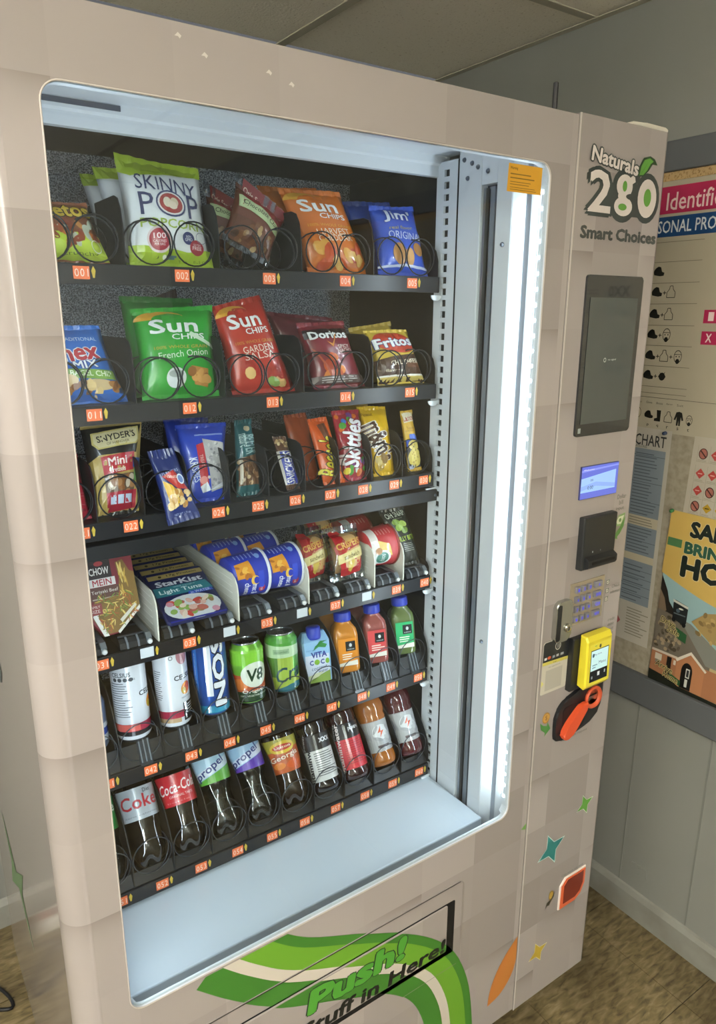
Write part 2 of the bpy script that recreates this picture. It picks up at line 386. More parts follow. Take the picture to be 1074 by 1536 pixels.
for k, z in enumerate(zh):
    D.append(glove(.1905, z, .0115, BK))
    if k > 0: D += plus(.1715, z, BK)
    if k in (1, 2, 4): D += apron(.155, z + .002, .0125, '#4d4a40')
    if k == 3: D += masked(.155, z, .015, BK)
    if k == 4: D += plus(.138, z, BK) + masked(.121, z, .015, BK)
    if k == 5: D += [El(-.155, z, .008, .009, BK), R(-.164, z - .002, -.146, z + .002, BK), P([(-.163, z + .012), (-.153, z), (-.155, z - .002)], BK), P([(-.147, z + .012), (-.157, z), (-.153, z - .002)], BK)]
for z, ch in ((1.583, 'I'), (1.538, 'X')):
    D += [R(-.071, z - .014, -.030, z + .014, PINK), T(ch, -.054, z, .014, .019, '#f0dcd6', 0, .04)]
for k in range(14):                                                        # the table columns the dark screen mirrors
    z = 1.73 - .045 * k + .0
    if z < 1.41: break
    D += [T('X' if k % 3 == 1 else ('X X' if k % 2 else 'XX0'), .30, z, .02 if k % 3 == 1 else .06, .026, BK, 0, .03)] + lines(.36, .40, z - .008, z + .008, 2, '#77715f', .3, k) + ([P([(.435, z), (.45, z + .014), (.465, z), (.45, z - .014)], PINK if k % 2 else NAVY)] if k % 3 else [])
D += [R(-.5, 1.3995, .4, 1.4005, '#4d4a40'), glove(.178, 1.358, .010, BK), El(-.208, 1.362, .009, .013, '#b9b196'), Ring(-.208, 1.362, .009, .013, .1, BK), P([(-.158, 1.372), (-.147, 1.372), (-.147, 1.346), (-.163, 1.346), (-.163, 1.352), (-.156, 1.354)], BK)]
D += apron(.127, 1.359, .012, '#4d4a40') + [P([(-.108, 1.372), (-.101, 1.374), (-.094, 1.372), (-.089, 1.355), (-.093, 1.354), (-.096, 1.362), (-.096, 1.342), (-.100, 1.342), (-.101, 1.354), (-.102, 1.342), (-.106, 1.342), (-.106, 1.362), (-.109, 1.354), (-.113, 1.355)], BK)] + masked(.075, 1.356, .012, BK)
for y, c in ((.208, 'o'), (.178, 'p'), (.153, 'q'), (.127, 'r'), (.101, 's'), (.075, 't')): D.append(T(c, -y, 1.335, .005, .006, BK))
for y, w in ((.208, 'Face'), (.18, 'Gloves'), (.153, 'Boots'), (.128, 'Apron'), (.101, 'Suit')): D.append(T(w, -y, 1.388, .016, .005, '#5c594c'))
sheet('hazard_chart', 'large cream chart with pink and blue headings and black glove symbols', 'poster', .34, -.55, 1.322, 1.868, XP, '#b0a892', D)
D = [T('CHART', -.165, 1.299, .082, .027, '#2b2d2c', 0, .02), T('CATEGORIES', -.19, 1.283, .035, .006, '#4a4a44'), R(-.30, .888, -.122, 1.278, '#7f8a91')]
D += lines(-.2, -.13, 1.20, 1.27, 9, '#565f66', .3, 3) + lines(-.2, -.13, 1.115, 1.195, 10, '#565f66', .3, 4) + [R(-.30, 1.088, -.122, 1.113, '#bdb49a')] + lines(-.2, -.13, 1.09, 1.11, 3, '#7c7766', .3, 5)
D += lines(-.2, -.13, 1.02, 1.085, 8, '#565f66', .3, 6) + [R(-.30, .998, -.122, 1.016, '#bdb49a')] + lines(-.2, -.13, .89, .99, 9, '#565f66', .25, 7)
D += [R(-.30, z - .0006, -.122, z + .0006, '#4f575e') for z in (1.262, 1.197, 1.15, 1.05, .975, .955, .935, .912)] + lines(-.18, -.118, .80, .875, 10, '#7c7766', .3, 8) + [P([(-.215, .83), (-.205, .842), (-.195, .83), (-.205, .818)], '#a35257')]
sheet('reference_paper', 'tall white paper sheet with grey blue columns under the word chart', 'paper', .33, .112, .783, 1.328, XP - .0012, '#b5b0a2', D)
D = []
for r_, z in enumerate((1.288, 1.243, 1.204, 1.167)):
    for c_, y in enumerate((.030, .001, -.028)):
        D += [R(-y - .0135, z - .0185, -y - .013, z + .0185, '#8f8a78'), R(-y - .0135, z - .019, -y + .0135, z - .0184, '#8f8a78')]
        if (r_ + c_) % 3 == 0 or (r_ == 2 and c_ == 1): D += [El(-y, z, .0105, .0125, '#4a2722'), El(-y, z, .0085, .0105, '#a5685a'), P([(-y - .008, z + .006), (-y - .006, z + .008), (-y + .008, z - .006), (-y + .006, z - .008)], '#3a1f1b')]
        elif r_ == 3: D += [P([(-y - .011, z), (-y, z + .011), (-y + .011, z), (-y, z - .011)], '#b5942f'), R(-y - .005, z - .001, -y + .005, z + .001, '#3d341d')]
        else: D += [P([(-y - .011, z), (-y, z + .012), (-y + .011, z), (-y, z - .012)], '#b3453f'), R(-y - .005, z - .001, -y + .005, z + .001, '#dcb6ab')]
        D += lines(-y - .011, -y + .011, z - .0175, z - .0135, 2, '#8f8a78', .35, r_ * 5 + c_)
sheet('pictogram_sheet', 'white sheet of red and yellow hazard diamonds above the yellow poster', 'paper', .056, -.16, 1.10, 1.325, XP - .0006, '#b5af9e', D, .008)
YL, GR = '#cdad5e', '#2d5a35'
arc = [(-.092 + .36 * k / 14, .992 - .052 * math.sin(PI * k / 14 * .85)) for k in range(15)]
D = [P([(-.0885, 1.146)] + [(-.0885, .992)] + arc + [(.27, 1.146)], YL), P(arc[::-1] + [(-.0885, .86), (.27, .82)], '#8fb0b4') if False else R(-.0885, .82, .27, .945, '#93b3b5')]
D = [R(-.0885, .80, .27, 1.10, '#93b3b5'), P(arc + [(.27, 1.147), (-.0885, 1.147)], YL), R(-.088, 1.062, -.052, 1.082, '#4f7c50')]
D += [P([(-.0885, .985), (-.07, .95), (-.062, .925), (-.045, .905), (-.045, .80), (-.0885, .80)], '#26221d'), P([(-.0885, .95), (-.075, .93), (-.066, .90), (-.0885, .88)], '#7c6a55'), P([(-.0885, .90), (-.04, .893), (.02, .865), (.06, .82), (.06, .79), (-.0885, .79)], '#6f675b')]
D += blobs(-.085, -.02, .80, .885, 60, ['#8d7f67', '#5a5040', '#9d8c70', '#47402f'], .005, .004, 5)
D += [P([(-.03, .893), (.0, .888), (.09, .835), (.12, .80), (.05, .80)], '#7f8178'), P([(.0, .895), (.03, .925), (.09, .945), (.20, .93), (.2, .85), (.05, .86)], '#a38b58')] + blobs(.01, .16, .86, .925, 40, ['#b79c66', '#7d6840', '#927b4d'], .006, .005, 6)
D += [P([(-.05, .926), (-.046, .935), (-.014, .928), (-.012, .92), (-.012, .885), (-.02, .878), (-.048, .888)], '#1d2122'), P([(-.052, .935), (-.012, .927), (-.012, .921), (-.05, .929)], '#c5c3b5'), El(-.029, .916, .006, .002, '#d9d9c9'), R(-.046, .90, -.016, .903, '#5d676a'), El(-.044, .885, .005, .006, '#101214'), El(-.017, .879, .005, .006, '#101214'), El(-.036, .91, .005, .005, '#4a5b66')]
D += [P([(-.035, .868), (-.006, .858), (-.006, .835), (-.03, .842)], GR)]
D += [R(-.0885, .72, .27, .792, '#a5714f'), P([(-.0885, .795), (-.02, .795), (-.02, .789), (-.0885, .789)], '#c9bfae'), P([(-.02, .79), (.012, .815), (.05, .785), (.05, .72), (-.02, .72)], '#b27b55'), P([(-.024, .79), (.012, .821), (.055, .787), (.052, .782), (.012, .813), (-.02, .784)], '#d8d2c2'), R(-.046, .735, -.034, .787, '#171513')]
D += [R(-.078, .768, -.06, .785, '#cfc7b3'), R(-.076, .760, -.062, .769, '#8b8576'), El(.008, .768, .014, .022, '#171614'), R(-.006, .722, .022, .770, '#171614'), R(.006, .752, .016, .776, '#cfd0c6'), R(.008, .755, .014, .773, '#2c3033'), R(.006, .728, .013, .748, '#cfd0c6'), R(-.028, .772, -.022, .784, '#d6cfbf')]
D += [P([(-.0885, .738), (-.03, .732), (-.01, .722), (.27, .716), (.27, .706), (-.0885, .706)], '#1c1f17'), P([(-.034, .748), (-.004, .738), (-.004, .724), (-.034, .73)], GR)]
for s, y, z, w, h in (('Drive', -.056, .873, .040, .015), ('Safe', -.040, .855, .031, .014), ('Arrive', -.050, .757, .046, .015), ('Home', -.030, .737, .040, .015)):
    D += OT(s, y, z, w, h, '#2b2416', '#d6c888', -10, .02, .10)
for s, y, z, w, h, c in (('SAFETY', .038, 1.116, .165, .040, '#1f2924'), ('BRINGS', .015, 1.070, .135, .030, '#2f5a46'), ('HOME', .043, 1.024, .195, .054, '#1f2924')):
    D += OT(s, y + .008, z - .003, w, h, c, '#d8cba0', 0, .085, .125)
sheet('safety_poster', 'yellow safety poster with a truck and a brick house picture', 'poster', .0885, -.27, .708, 1.148, XP - .0024, '#b8a87a', D, .010)
for lb, yy, zz, hx in (('small blue push pin by the word chart', .128, 1.322, '#31405e'), ('small green push pin at the yellow poster corner', .087, 1.146, '#3d7a46')):
    t = thing('push_pin', lb, 'push pin', (XP - .003, yy, zz))
    m_ = mat('pin_' + hx, hx, .3)
    lathe('pin_head', [(.004, 0), (.0045, .001), (.0028, .003), (.0028, .008), (.0042, .0095), (.0042, .011), (.001, .012)], m_, t, 14, rot=(0, -PI / 2, .25))
    lathe('needle', [(.0006, -.006), (.0006, 0)], mat('steel', '#b9bcc0', .3, 1), t, 6, rot=(0, -PI / 2, .25))
cp = thing('cover_plate', 'blank grey painted cover plate low on the wall', 'cover plate', (XW, .066, .132))
prism('plate', rrect(-.024, .024, 0, .030, .004), 'x', -.003, 0, m_wall, cp, .0008)
for z_ in (.006, .024): lathe('screw', [(.0018, 0), (.0015, .0008)], m_seam, cp, 10, loc=(-.003, 0, z_), rot=(0, -PI / 2, 0))
# power strip and cords on the floor behind the machine's left side
ps = thing('power_strip', 'white power strip on the floor by the baseboard', 'power strip', (-.20, .93, 0))
box('housing', -.14, .12, -.028, .028, .0, .034, mat('strip_white', '#dbd7cc', .4), ps, .006)
for q in range(4): box('outlet', -.10 + q * .05, -.072 + q * .05, -.016, .016, .034, .0355, mat('outlet_dark', '#4d4a45', .5), ps)
box('red_switch', .085, .108, -.011, .011, .034, .040, mat('switch_red', '#a12a22', .35), ps, .002)
c1 = tube('floor_cable', smooth_path([(-.34, .62, .004), (-.22, .70, .004), (-.12, .76, .006), (-.03, .72, .004), (-.05, .80, .004), (-.13, .86, .012), (-.16, .895, .02)]), .0042, mat('cord_black', '#1a1a1b', .5)); tag(c1, 'black cable looping over the floor tiles', 'cable')
c2 = tube('extension_cord', smooth_path([(-.05, .90, .004), (-.12, .84, .004), (-.30, .80, .004), (-.55, .86, .004), (-.8, .75, .004)]), .0035, mat('cord_grey', '#8d8a80', .5)); tag(c2, 'thin grey cord trailing from the power strip', 'cord')
# ------------------------------------------------------------------ the vending machine
XSEAM = .8825
def wrap_mat():
    m = bpy.data.materials.new('vinyl_wrap'); m.use_nodes = True; nt = m.node_tree; b = nt.nodes['Principled BSDF']; L = nt.links.new
    b.inputs['Roughness'].default_value = 0.22; b.inputs['Specular IOR Level'].default_value = 0.5
    g = nt.nodes.new('ShaderNodeNewGeometry'); sp = nt.nodes.new('ShaderNodeSeparateXYZ'); L(g.outputs['Position'], sp.inputs[0])
    def mth(op, a, b_=None, c=None):
        n = nt.nodes.new('ShaderNodeMath'); n.operation = op
        for i, q in enumerate((a, b_, c)):
            if q is None: continue
            if isinstance(q, (int, float)): n.inputs[i].default_value = q
            else: L(q, n.inputs[i])
        return n.outputs[0]
    S = 0.1265
    xy = sp.outputs[0]
    dr = mth('LESS_THAN', xy, XSEAM)                                   # the door and the control column carry their own sheets
    fx = mth('ADD', mth('MULTIPLY', dr, mth('DIVIDE', mth('SUBTRACT', xy, 0.0848 - 10 * .1305), .1305)), mth('MULTIPLY', mth('SUBTRACT', 1.0, dr), mth('DIVIDE', mth('SUBTRACT', xy, 0.941 - 15 * S), S))); ix = mth('FLOOR', fx); u = mth('SUBTRACT', fx, ix)
    fz = mth('ADD', mth('DIVIDE', mth('SUBTRACT', sp.outputs[2], 1.689 - 20 * S), S), 0.0); iz = mth('FLOOR', fz); v = mth('SUBTRACT', fz, iz)
    cb = nt.nodes.new('ShaderNodeCombineXYZ'); L(ix, cb.inputs[0]); L(iz, cb.inputs[1])
    wn = nt.nodes.new('ShaderNodeTexWhiteNoise'); wn.noise_dimensions = '2D'; L(cb.outputs[0], wn.inputs['Vector'])
    par = mth('MODULO', mth('ADD', mth('ADD', ix, iz), 40.0), 2.0)
    # printed folds: a soft dark band under the upper edge of every other square, fading down
    band = mth('POWER', mth('MAXIMUM', v, 0.0), 5.0)
    fold = mth('MULTIPLY', mth('MULTIPLY', band, mth('POWER', mth('MAXIMUM', u, .0), .6)), mth('MULTIPLY', par, mth('GREATER_THAN', wn.outputs['Value'], .45)))
    r = nt.nodes.new('ShaderNodeValToRGB'); e = r.color_ramp.elements; e[0].color = lin('#968e8a'); e[1].color = lin('#aaa29e'); L(wn.outputs['Value'], r.inputs['Fac'])
    mx = nt.nodes.new('ShaderNodeMixRGB'); mx.inputs[2].default_value = lin('#5f544f'); L(r.outputs[0], mx.inputs[1]); L(mth('MULTIPLY', fold, .48), mx.inputs[0])
    L(mx.outputs[0], b.inputs['Base Color'])
    return m
m_wrap = wrap_mat()
m_wrap_side = mat('vinyl_wrap_side', '#938b85', .13, spec=.35)
m_white = mat('enamel_white', '#dfe4ea', .35)
m_black = mat('black_plastic', '#17181b', .5)
m_blacks = mat('black_steel', '#131519', .38)
m_edge = mat('edge_light', '#c2bbb4', .3)
VM = thing('vending_machine', 'tall beige wrapped snack and drink vending machine with a lit glass front', 'vending machine')
X0, X1, Z0, Z1, DEP = 0.0, 1.122, .098, 1.890, .80
WX0, WX1, WZ0, WZ1 = .0729, .8245, .624, 1.8138
XS = .8825
# outer panels
box('side_panel', X0, .028, .036, DEP, Z0, Z1 - .002, m_wrap_side, VM)
box('side_panel', X1 - .028, X1, .036, DEP, Z0, Z1 - .002, m_wrap_side, VM)
box('top_panel', .0281, X1 - .0281, .02, DEP, Z1 - .022, Z1 - .002, mat('top_steel', '#8a857d', .5), VM)
box('bottom_panel', .0281, X1 - .0281, .02, DEP, Z0, Z0 + .02, m_black, VM)
box('back_panel', .0281, X1 - .0281, DEP - .02, DEP, Z0 + .021, Z1 - .023, m_blacks, VM)
for x in (.08, X1 - .08):
    for y in (.09, DEP - .09):
        lathe('leg', [(.022, 0), (.024, .006), (.012, .012), (.012, Z0)], m_black, VM, 14, loc=(x, y, 0))
# door frame: flat front with the window opening, rounded at its left edge
bm = bmesh.new()
RC = .034
def loop(pts, y): return [bm.verts.new((p[0], y, p[1])) for p in pts]
outer = [(RC, Z0), (XS - .0018, Z0), (XS - .0018, Z1), (RC, Z1)]
inner = rrect(WX0, WX1, WZ0, WZ1, .022, 8)
ov = loop(outer, 0.0); iv = loop(inner, 0.0)
ee = [bm.edges.new((ov[i], ov[(i + 1) % 4])) for i in range(4)] + [bm.edges.new((iv[i], iv[(i + 1) % len(iv)])) for i in range(len(iv))]
bmesh.ops.triangle_fill(bm, use_beauty=True, edges=ee)
for f in bm.faces[:]:
    c = f.calc_center_median()
    if WX0 + .03 < c.x < WX1 - .03 and WZ0 + .03 < c.z < WZ1 - .03 and all(abs(v.co.y) < 1e-6 for v in f.verts) and all((v in iv) for v in f.verts): bm.faces.remove(f)
prevp = (ov[3], ov[0])
for k in range(1, 9):
    a = PI / 2 * k / 8; x = RC - RC * math.sin(a); y = RC - RC * math.cos(a)
    t_, b_ = bm.verts.new((x, y, Z1)), bm.verts.new((x, y, Z0))
    bm.faces.new((prevp[0], t_, b_, prevp[1])); prevp = (t_, b_)
ts, bs = ov[2], ov[1]
tb, bb = bm.verts.new((XS - .0018, .034, Z1)), bm.verts.new((XS - .0018, .034, Z0))
bm.faces.new((ts, bs, bb, tb)); bm.faces.new((ov[3], ts, tb, bm.verts.new((RC, .034, Z1)))); bm.faces.new((bs, ov[0], bm.verts.new((RC, .034, Z0)), bb))
df = from_bm('door_frame', bm, m_wrap, VM)
for p_ in df.data.polygons: p_.use_smooth = abs(p_.normal.x) > .05 and abs(p_.normal.y) > .02 and p_.center.x < RC
# reveal of the window opening and the bright bead round it
V = []; F = []; n = len(inner)
ins = rrect(WX0 + .0005, WX1 - .0005, WZ0 + .0005, WZ1 - .0005, .0215, 8)
for y in (0.0005, .018): V += [(p[0], min(y, .0105) if p[1] < WZ0 + .006 else y, p[1]) for p in ins]
F = [(i, (i + 1) % n, n + (i + 1) % n, n + i) for i in range(n)]
rev = mobj('window_reveal', V, F, m_white, VM)
tube('window_bead', [(p[0], .0, p[1]) for p in rrect(WX0, WX1, WZ0, WZ1,   .022, 8)], .0010, m_edge, VM, 6, True)
g_pts = rrect(WX0 + .0006, WX1 - .0006, WZ0 + .0006, WZ1 - .0006, .0213, 6)
prism('window_glass', g_pts, 'y', .0035, .0070, thin_glass('pane_glass', '#f4f8f8', .045), VM)
wz = Vector((.770, .0033, 1.786))
ws = lay('warning_sticker', front_surf(.0033), 1, 1, [P([(.735, 1.8055), (.808, 1.8055), (.807, 1.766), (.733, 1.766)], '#d19b2e'), T('Warning', .7465, 1.799, .016, .005, '#4d3712', 0, .02)] + lines(.739, .803, 1.783, 1.794, 2, '#7a5c1f', .3, 3) + lines(.739, .803, 1.775, 1.782, 2, '#7a5c1f', .3, 4) + lines(.739, .803, 1.768, 1.774, 2, '#7a5c1f', .3, 5), VM)
# interior liner
def speck():
    m = bpy.data.materials.new('stucco_foil'); m.use_nodes = True; nt = m.node_tree; b = nt.nodes['Principled BSDF']; L = nt.links.new
    g = nt.nodes.new('ShaderNodeNewGeometry'); n = nt.nodes.new('ShaderNodeTexNoise'); n.inputs['Scale'].default_value = 420; n.inputs['Detail'].default_value = 2; L(g.outputs['Position'], n.inputs['Vector'])
    r = nt.nodes.new('ShaderNodeValToRGB'); e = r.color_ramp.elements; e[0].position = .4; e[0].color = lin('#4d525c'); e[1].position = .64; e[1].color = lin('#d3d9e4'); L(n.outputs['Fac'], r.inputs['Fac']); L(r.outputs[0], b.inputs['Base Color'])
    b.inputs['Roughness'].default_value = .45; b.inputs['Metallic'].default_value = .4
    bp = nt.nodes.new('ShaderNodeBump'); bp.inputs['Strength'].default_value = .5; bp.inputs['Distance'].default_value = .003; L(n.outputs['Fac'], bp.inputs['Height']); L(bp.outputs[0], b.inputs['Normal'])
    return m
m_foil = speck()
m_dark = mat('liner_dark', '#2b2c2f', .6)
box('rear_liner', .04, .835, .560, .572, .45, 1.868, m_foil, VM)
box('left_liner', .034, .042, .037, .559, .45, 1.868, m_dark, VM)
box('liner_floor', .043, .834, .04, .559, .44, .455, m_black, VM)
box('upper_liner', .043, .835, .272, .559, 1.852, 1.866, m_dark, VM)
# lit header over the lift space
prism('header_beam', [(.037, 1.862), (.037, 1.868), (.271, 1.868), (.271, 1.828), (.258, 1.828), (.258, 1.846), (.252, 1.849), (.252, 1.862)], 'x', .043, .8345, m_white, VM)
box('header_patch', .115, .235, .2505, .2518, 1.8535, 1.8605, mat('patch_grey', '#4c5260', .6), VM)  # dark grey rectangle laid on the header face
# lift column along the right of the tray stack
XR = .815
box('column_panel', XR, XR + .02, .146, .2035, .47, 1.867, m_white, VM, .0015)
box('column_panel', XR, XR + .02, .0705, .1075, .47, 1.867, m_white, VM, .0015)
box('column_recess', XR + .016, XR + .02, .1080, .1455, .47, 1.80, mat('recess_dark', '#33373f', .5), VM)
box('column_cap', XR + .001, XR + .02, .1080, .1455, 1.80, 1.867, m_white, VM)
prism('column_chamfer', [(XR + .0005, .0700), (XR + .0115, .0515), (XR + .02, .0515), (XR + .02, .0700)], 'z', .47, 1.867, m_white, VM)
box('column_strip', XR + .0125, XR + .02, .0385, .0508, .47, 1.867, mat('strip_grey', '#aab2be', .4), VM)
box('column_strip', XR + .0105, XR + .02, .0190, .0378, .47, 1.867, m_white, VM)
pts = [(.117, .475)]; z = .475
while z < 1.795: pts += [(.1275, z), (.1275, z + .0028), (.1305, z + .0034), (.1305, z + .0056)]; z += .0056 + .0006
pts += [(.1275, z), (.117, z)]
prism('toothed_rack', pts, 'x', XR + .006, XR + .010, mat('rack_grey', '#79808a', .45), VM)
box('rack_rail', XR + .004, XR + .015, .1370, .1420, .475, 1.795, mat('rail_silver', '#a9afb8', .3, .8), VM)
for (y, z) in ((.19, 1.846), (.17, 1.838), (.12, 1.851), (.085, 1.846), (.155, 1.83), (.18, 1.815), (.13, 1.82), (.088, 1.70), (.088, .97)):
    lathe('bolt', [(.0042, 0), (.0042, .0012), (.0028, .0022), (.0028, .0034), (.001, .0038)], mat('bolt_grey', '#6d7480', .35, .7), VM, 12, loc=(XR, y, z), rot=(0, -PI / 2, 0))
# perforated upright
V, F = [], []
def quad(y0, y1, z0, z1, x=XR - .001):
    k = len(V); V.extend([(x, y0, z0), (x, y1, z0), (x, y1, z1), (x, y0, z1)]); F.append((k, k + 3, k + 2, k + 1))
ya, yb, yc, yd = .2055, .2275, .2415, .2620
quad(ya, yb, .56, 1.851); quad(yc, yd, .56, 1.851)
PT = .0205; z = .575; edges = [.56]
while z < 1.845:
    quad(yb, yc, edges[-1], z); k = len(V)
    zz = z + .0120
    for (a, b_) in (((yb, z), (yc, z)), ((yc, z), (yc, zz)), ((yc, zz), (yb, zz)), ((yb, zz), (yb, z))):
        k = len(V); V.extend([(XR - .001, a[0], a[1]), (XR - .001, b_[0], b_[1]), (XR + .004, b_[0], b_[1]), (XR + .004, a[0], a[1])]); F.append((k, k + 1, k + 2, k + 3))
    edges.append(zz); z += PT
quad(yb, yc, edges[-1], 1.851)
bm = bmesh.new(); me = mk('tmp', V, F, m_white); bm.from_mesh(me); bmesh.ops.remove_doubles(bm, verts=bm.verts[:], dist=1e-5); bpy.data.meshes.remove(me)
up = from_bm('perforated_upright', bm, m_white, VM)
box('upright_backing', XR + .0045, XR + .02, .2055, .559, .56, 1.851, m_black, VM)
# delivery lift platform
box('lift_platform', .05, XR - .004, .057, .262, .566, .590, mat('platform_white', '#cfdae4', .3), VM, .003)
box('gap_shade', .05, XR - .004, .0125, .0565, .46, .560, m_black, VM)  # solid black block that stands in for the shade in the gap
side = lambda u, v: (Vector((-.0001, -u, v)), Vector((-1, 0, 0)))
lay('side_logo', side, 1, 1, [T('2go', -.46, 1.055, .34, .13, '#3d4642', 0, .05)], VM)
lay('side_sparkle', side, 1, 1, [P([(-.62, .60), (-.50, .535), (-.40, .60), (-.45, .52), (-.38, .44), (-.49, .505), (-.60, .44), (-.56, .52)], '#5a7a4d')], VM)
# LED strips just behind the glass: ribbon, diodes, light
dio = box_bm(-.0006, .0006, -.0025, .0025, -.0025, .0025); dme = bpy.data.meshes.new('diode'); dio.to_mesh(dme); dio.free(); dme.materials.append(mat('led_diode', '#e8f4ff', .3, emit=9))
for side in (1, -1):
    xe = WX1 - .0012 if side == 1 else WX0 + .0012
    rib = box('led_strip', xe - .0004, xe + .0004, .0095, .0165, WZ0 + .03, WZ1 - .03, mat('led_ribbon', '#e6ebf0', .4), VM)
    nD = 46
    for k in range(nD): link('diode', dme, rib, (xe - side * .001, .013, WZ0 + .04 + (WZ1 - WZ0 - .08) * k / (nD - 1)))
    la = bpy.data.lights.new('led_light', 'AREA'); la.shape = 'RECTANGLE'; la.size = .004; la.size_y = WZ1 - WZ0 - .07; la.energy = LED_W; la.color = (.80, .90, 1.0)
    lo = link('led_light', la, rib, (xe - side * .0022, .0135, (WZ0 + WZ1) / 2))
    zax = Vector((side * .75, -.66, 0)).normalized(); yax = Vector((0, 0, 1)); xax = yax.cross(zax)   # light shines along -z
    lo.rotation_euler = Matrix((xax, yax, zax)).transposed().to_euler()
# ------------------------------------------------------------------ control column
bm = bmesh.new(); pr = [(XS + .0042, 0.0)]
prof = [(XS + .0016, .034), (XS + .0016, .0022), (XS + .0038, 0.0)]
RD = .009
for k in range(0, 7):
    a = PI / 2 * k / 6; prof.append((X1 - RD + RD * math.sin(a), RD - RD * math.cos(a)))
prof.append((X1, .034))
A = [bm.verts.new((p[0], p[1], Z0 - .006)) for p in prof]; B = [bm.verts.new((p[0], p[1], Z1 + .004)) for p in prof]
for i in range(len(prof) - 1): bm.faces.new((A[i], A[i + 1], B[i + 1], B[i]))
bm.faces.new(B); bm.faces.new(A[::-1])
cpn = from_bm('control_door', bm, m_wrap, VM)
for p_ in cpn.data.polygons: p_.use_smooth = p_.center.x > X1 - RD + .0001 and p_.center.y < RD
box('edge_highlight', XS + .0012, XS + .0040, -.0006, .0010, Z0 - .006, Z1 + .004, m_edge, VM)  # lighter strip that paints the highlight along the seam edge
prism('antenna', [(.856 + .0042 * math.cos(2 * PI * k / 10), .03 + .0042 * math.sin(2 * PI * k / 10)) for k in range(10)], 'z', Z1, Z1 + .048, m_black, VM, .001)
cap = prism('plastic_cover', [(-.052, 0), (.05, 0), (.05, -.004), (.058, -.004), (.063, .001), (.063, .006), (.056, .0085), (.0, .0085), (-.035, .0070), (-.052, .002)], 'y', .0, .06, mat('cover_white', '#dcd6c8', .45), None, .0015, loc=(1.062, .006, Z1 + .0045))
tag(cap, 'white plastic cover lying on top corner of the vending machine', 'cover')
DKG = '#3d4642'; GRN = '#5f9a3f'
fs = front_surf(-.0001)
# brand mark
lg = [T('2', .9455, 1.7835, .060, .066, DKG, 0, .14, 0, 1, .035), El(1.009, 1.797, .033, .028, DKG), El(1.007, 1.765, .034, .026, DKG), El(1.072, 1.7825, .036, .041, DKG), R(.955, 1.75, 1.06, 1.80, DKG), El(1.030, 1.812, .018, .012, DKG, 20)]
lg += [T('2', .9455, 1.7835, .060, .066, '#d3cbc4', 0, .035), El(1.008, 1.797, .0215, .0185, '#d3cbc4'), P([(1.015, 1.808), (1.032, 1.818), (1.036, 1.806), (1.024, 1.800)], '#d3cbc4'), El(1.006, 1.781, .014, .008, '#d3cbc4'), El(1.008, 1.765, .0245, .0155, '#d3cbc4'), El(1.0725, 1.7825, .0265, .0315, '#d3cbc4')]
lg += [El(1.029, 1.7815, .016, .0050, DKG), El(.984, 1.7835, .007, .0045, DKG)]
lg += [El(1.008, 1.797, .006, .0085, GRN), El(1.006, 1.764, .0115, .0055, GRN), El(1.073, 1.784, .0105, .0145, GRN)]
lg += OT('Naturals', .979, 1.833, .125, .023, '#d3cbc4', DKG, -6, .05, .17)
lg += [P([(1.040, 1.815), (1.042, 1.832), (1.052, 1.846), (1.070, 1.8505), (1.083, 1.847), (1.092, 1.838), (1.078, 1.838), (1.070, 1.828), (1.056, 1.817)], '#2e4a2b'), P([(1.044, 1.818), (1.047, 1.832), (1.055, 1.843), (1.069, 1.847), (1.080, 1.843), (1.072, 1.838), (1.064, 1.827), (1.054, 1.819)], GRN), P([(1.044, 1.816), (1.058, 1.832), (1.066, 1.842), (1.057, 1.830)], '#2e4a2b')]
lg += [T('Smart Choices', 1.007, 1.719, .207, .021, '#454a46', 0, .075)]
lay('brand_logo', fs, 1, 1, lg, VM)
# touch screen
m_bez = mat('screen_bezel', '#23272a', .05, coat=1.0)
scn = prism('touch_screen', rrect(.928, 1.083, 1.374, 1.652, .006), 'y', -.004, .001, m_bez, VM, .001)
lay('screen_display', front_surf(-.0042), 1, 1, [R(.939, 1.396, 1.071, 1.615, '#3f4746'), T('no signal', 1.012, 1.508, .022, .004, '#b9c2c0'), Ring(.992, 1.508, .0035, .004, .3, '#b9c2c0')], scn, ink('screen_ink', .05, 1.0))
box('badge', .935, .942, -.0043, -.0040, 1.380, 1.389, mat('badge_grey', '#9aa39f', .4), scn)
lcd = prism('price_display', rrect(.957, 1.066, 1.253, 1.316, .001, 2), 'y', -.0025, .001, mat('lcd_bezel', '#3a3f7a', .3), VM)
lay('lcd_image', front_surf(-.0026), 1, 1, [R(.958, 1.254, 1.065, 1.315, '#5b68c8'), P([(.958, 1.266), (1.058, 1.266), (1.058, 1.302), (.958, 1.293)], '#8fb4e6'), P([(.958, 1.270), (1.0, 1.276), (1.058, 1.268), (1.058, 1.275), (1.0, 1.284), (.958, 1.278)], '#7f9fde'), P([(.958, 1.305), (1.065, 1.309), (1.065, 1.312), (.958, 1.309)], '#7886d8'), T('0.00', .985, 1.2745, .016, .007, '#2e3560'), T('on', .988, 1.288, .008, .004, '#2e3560'), T('Welcome', .978, 1.309, .03, .003, '#c5cdf2')], lcd, ink('lcd_ink', .2, 0, .55))
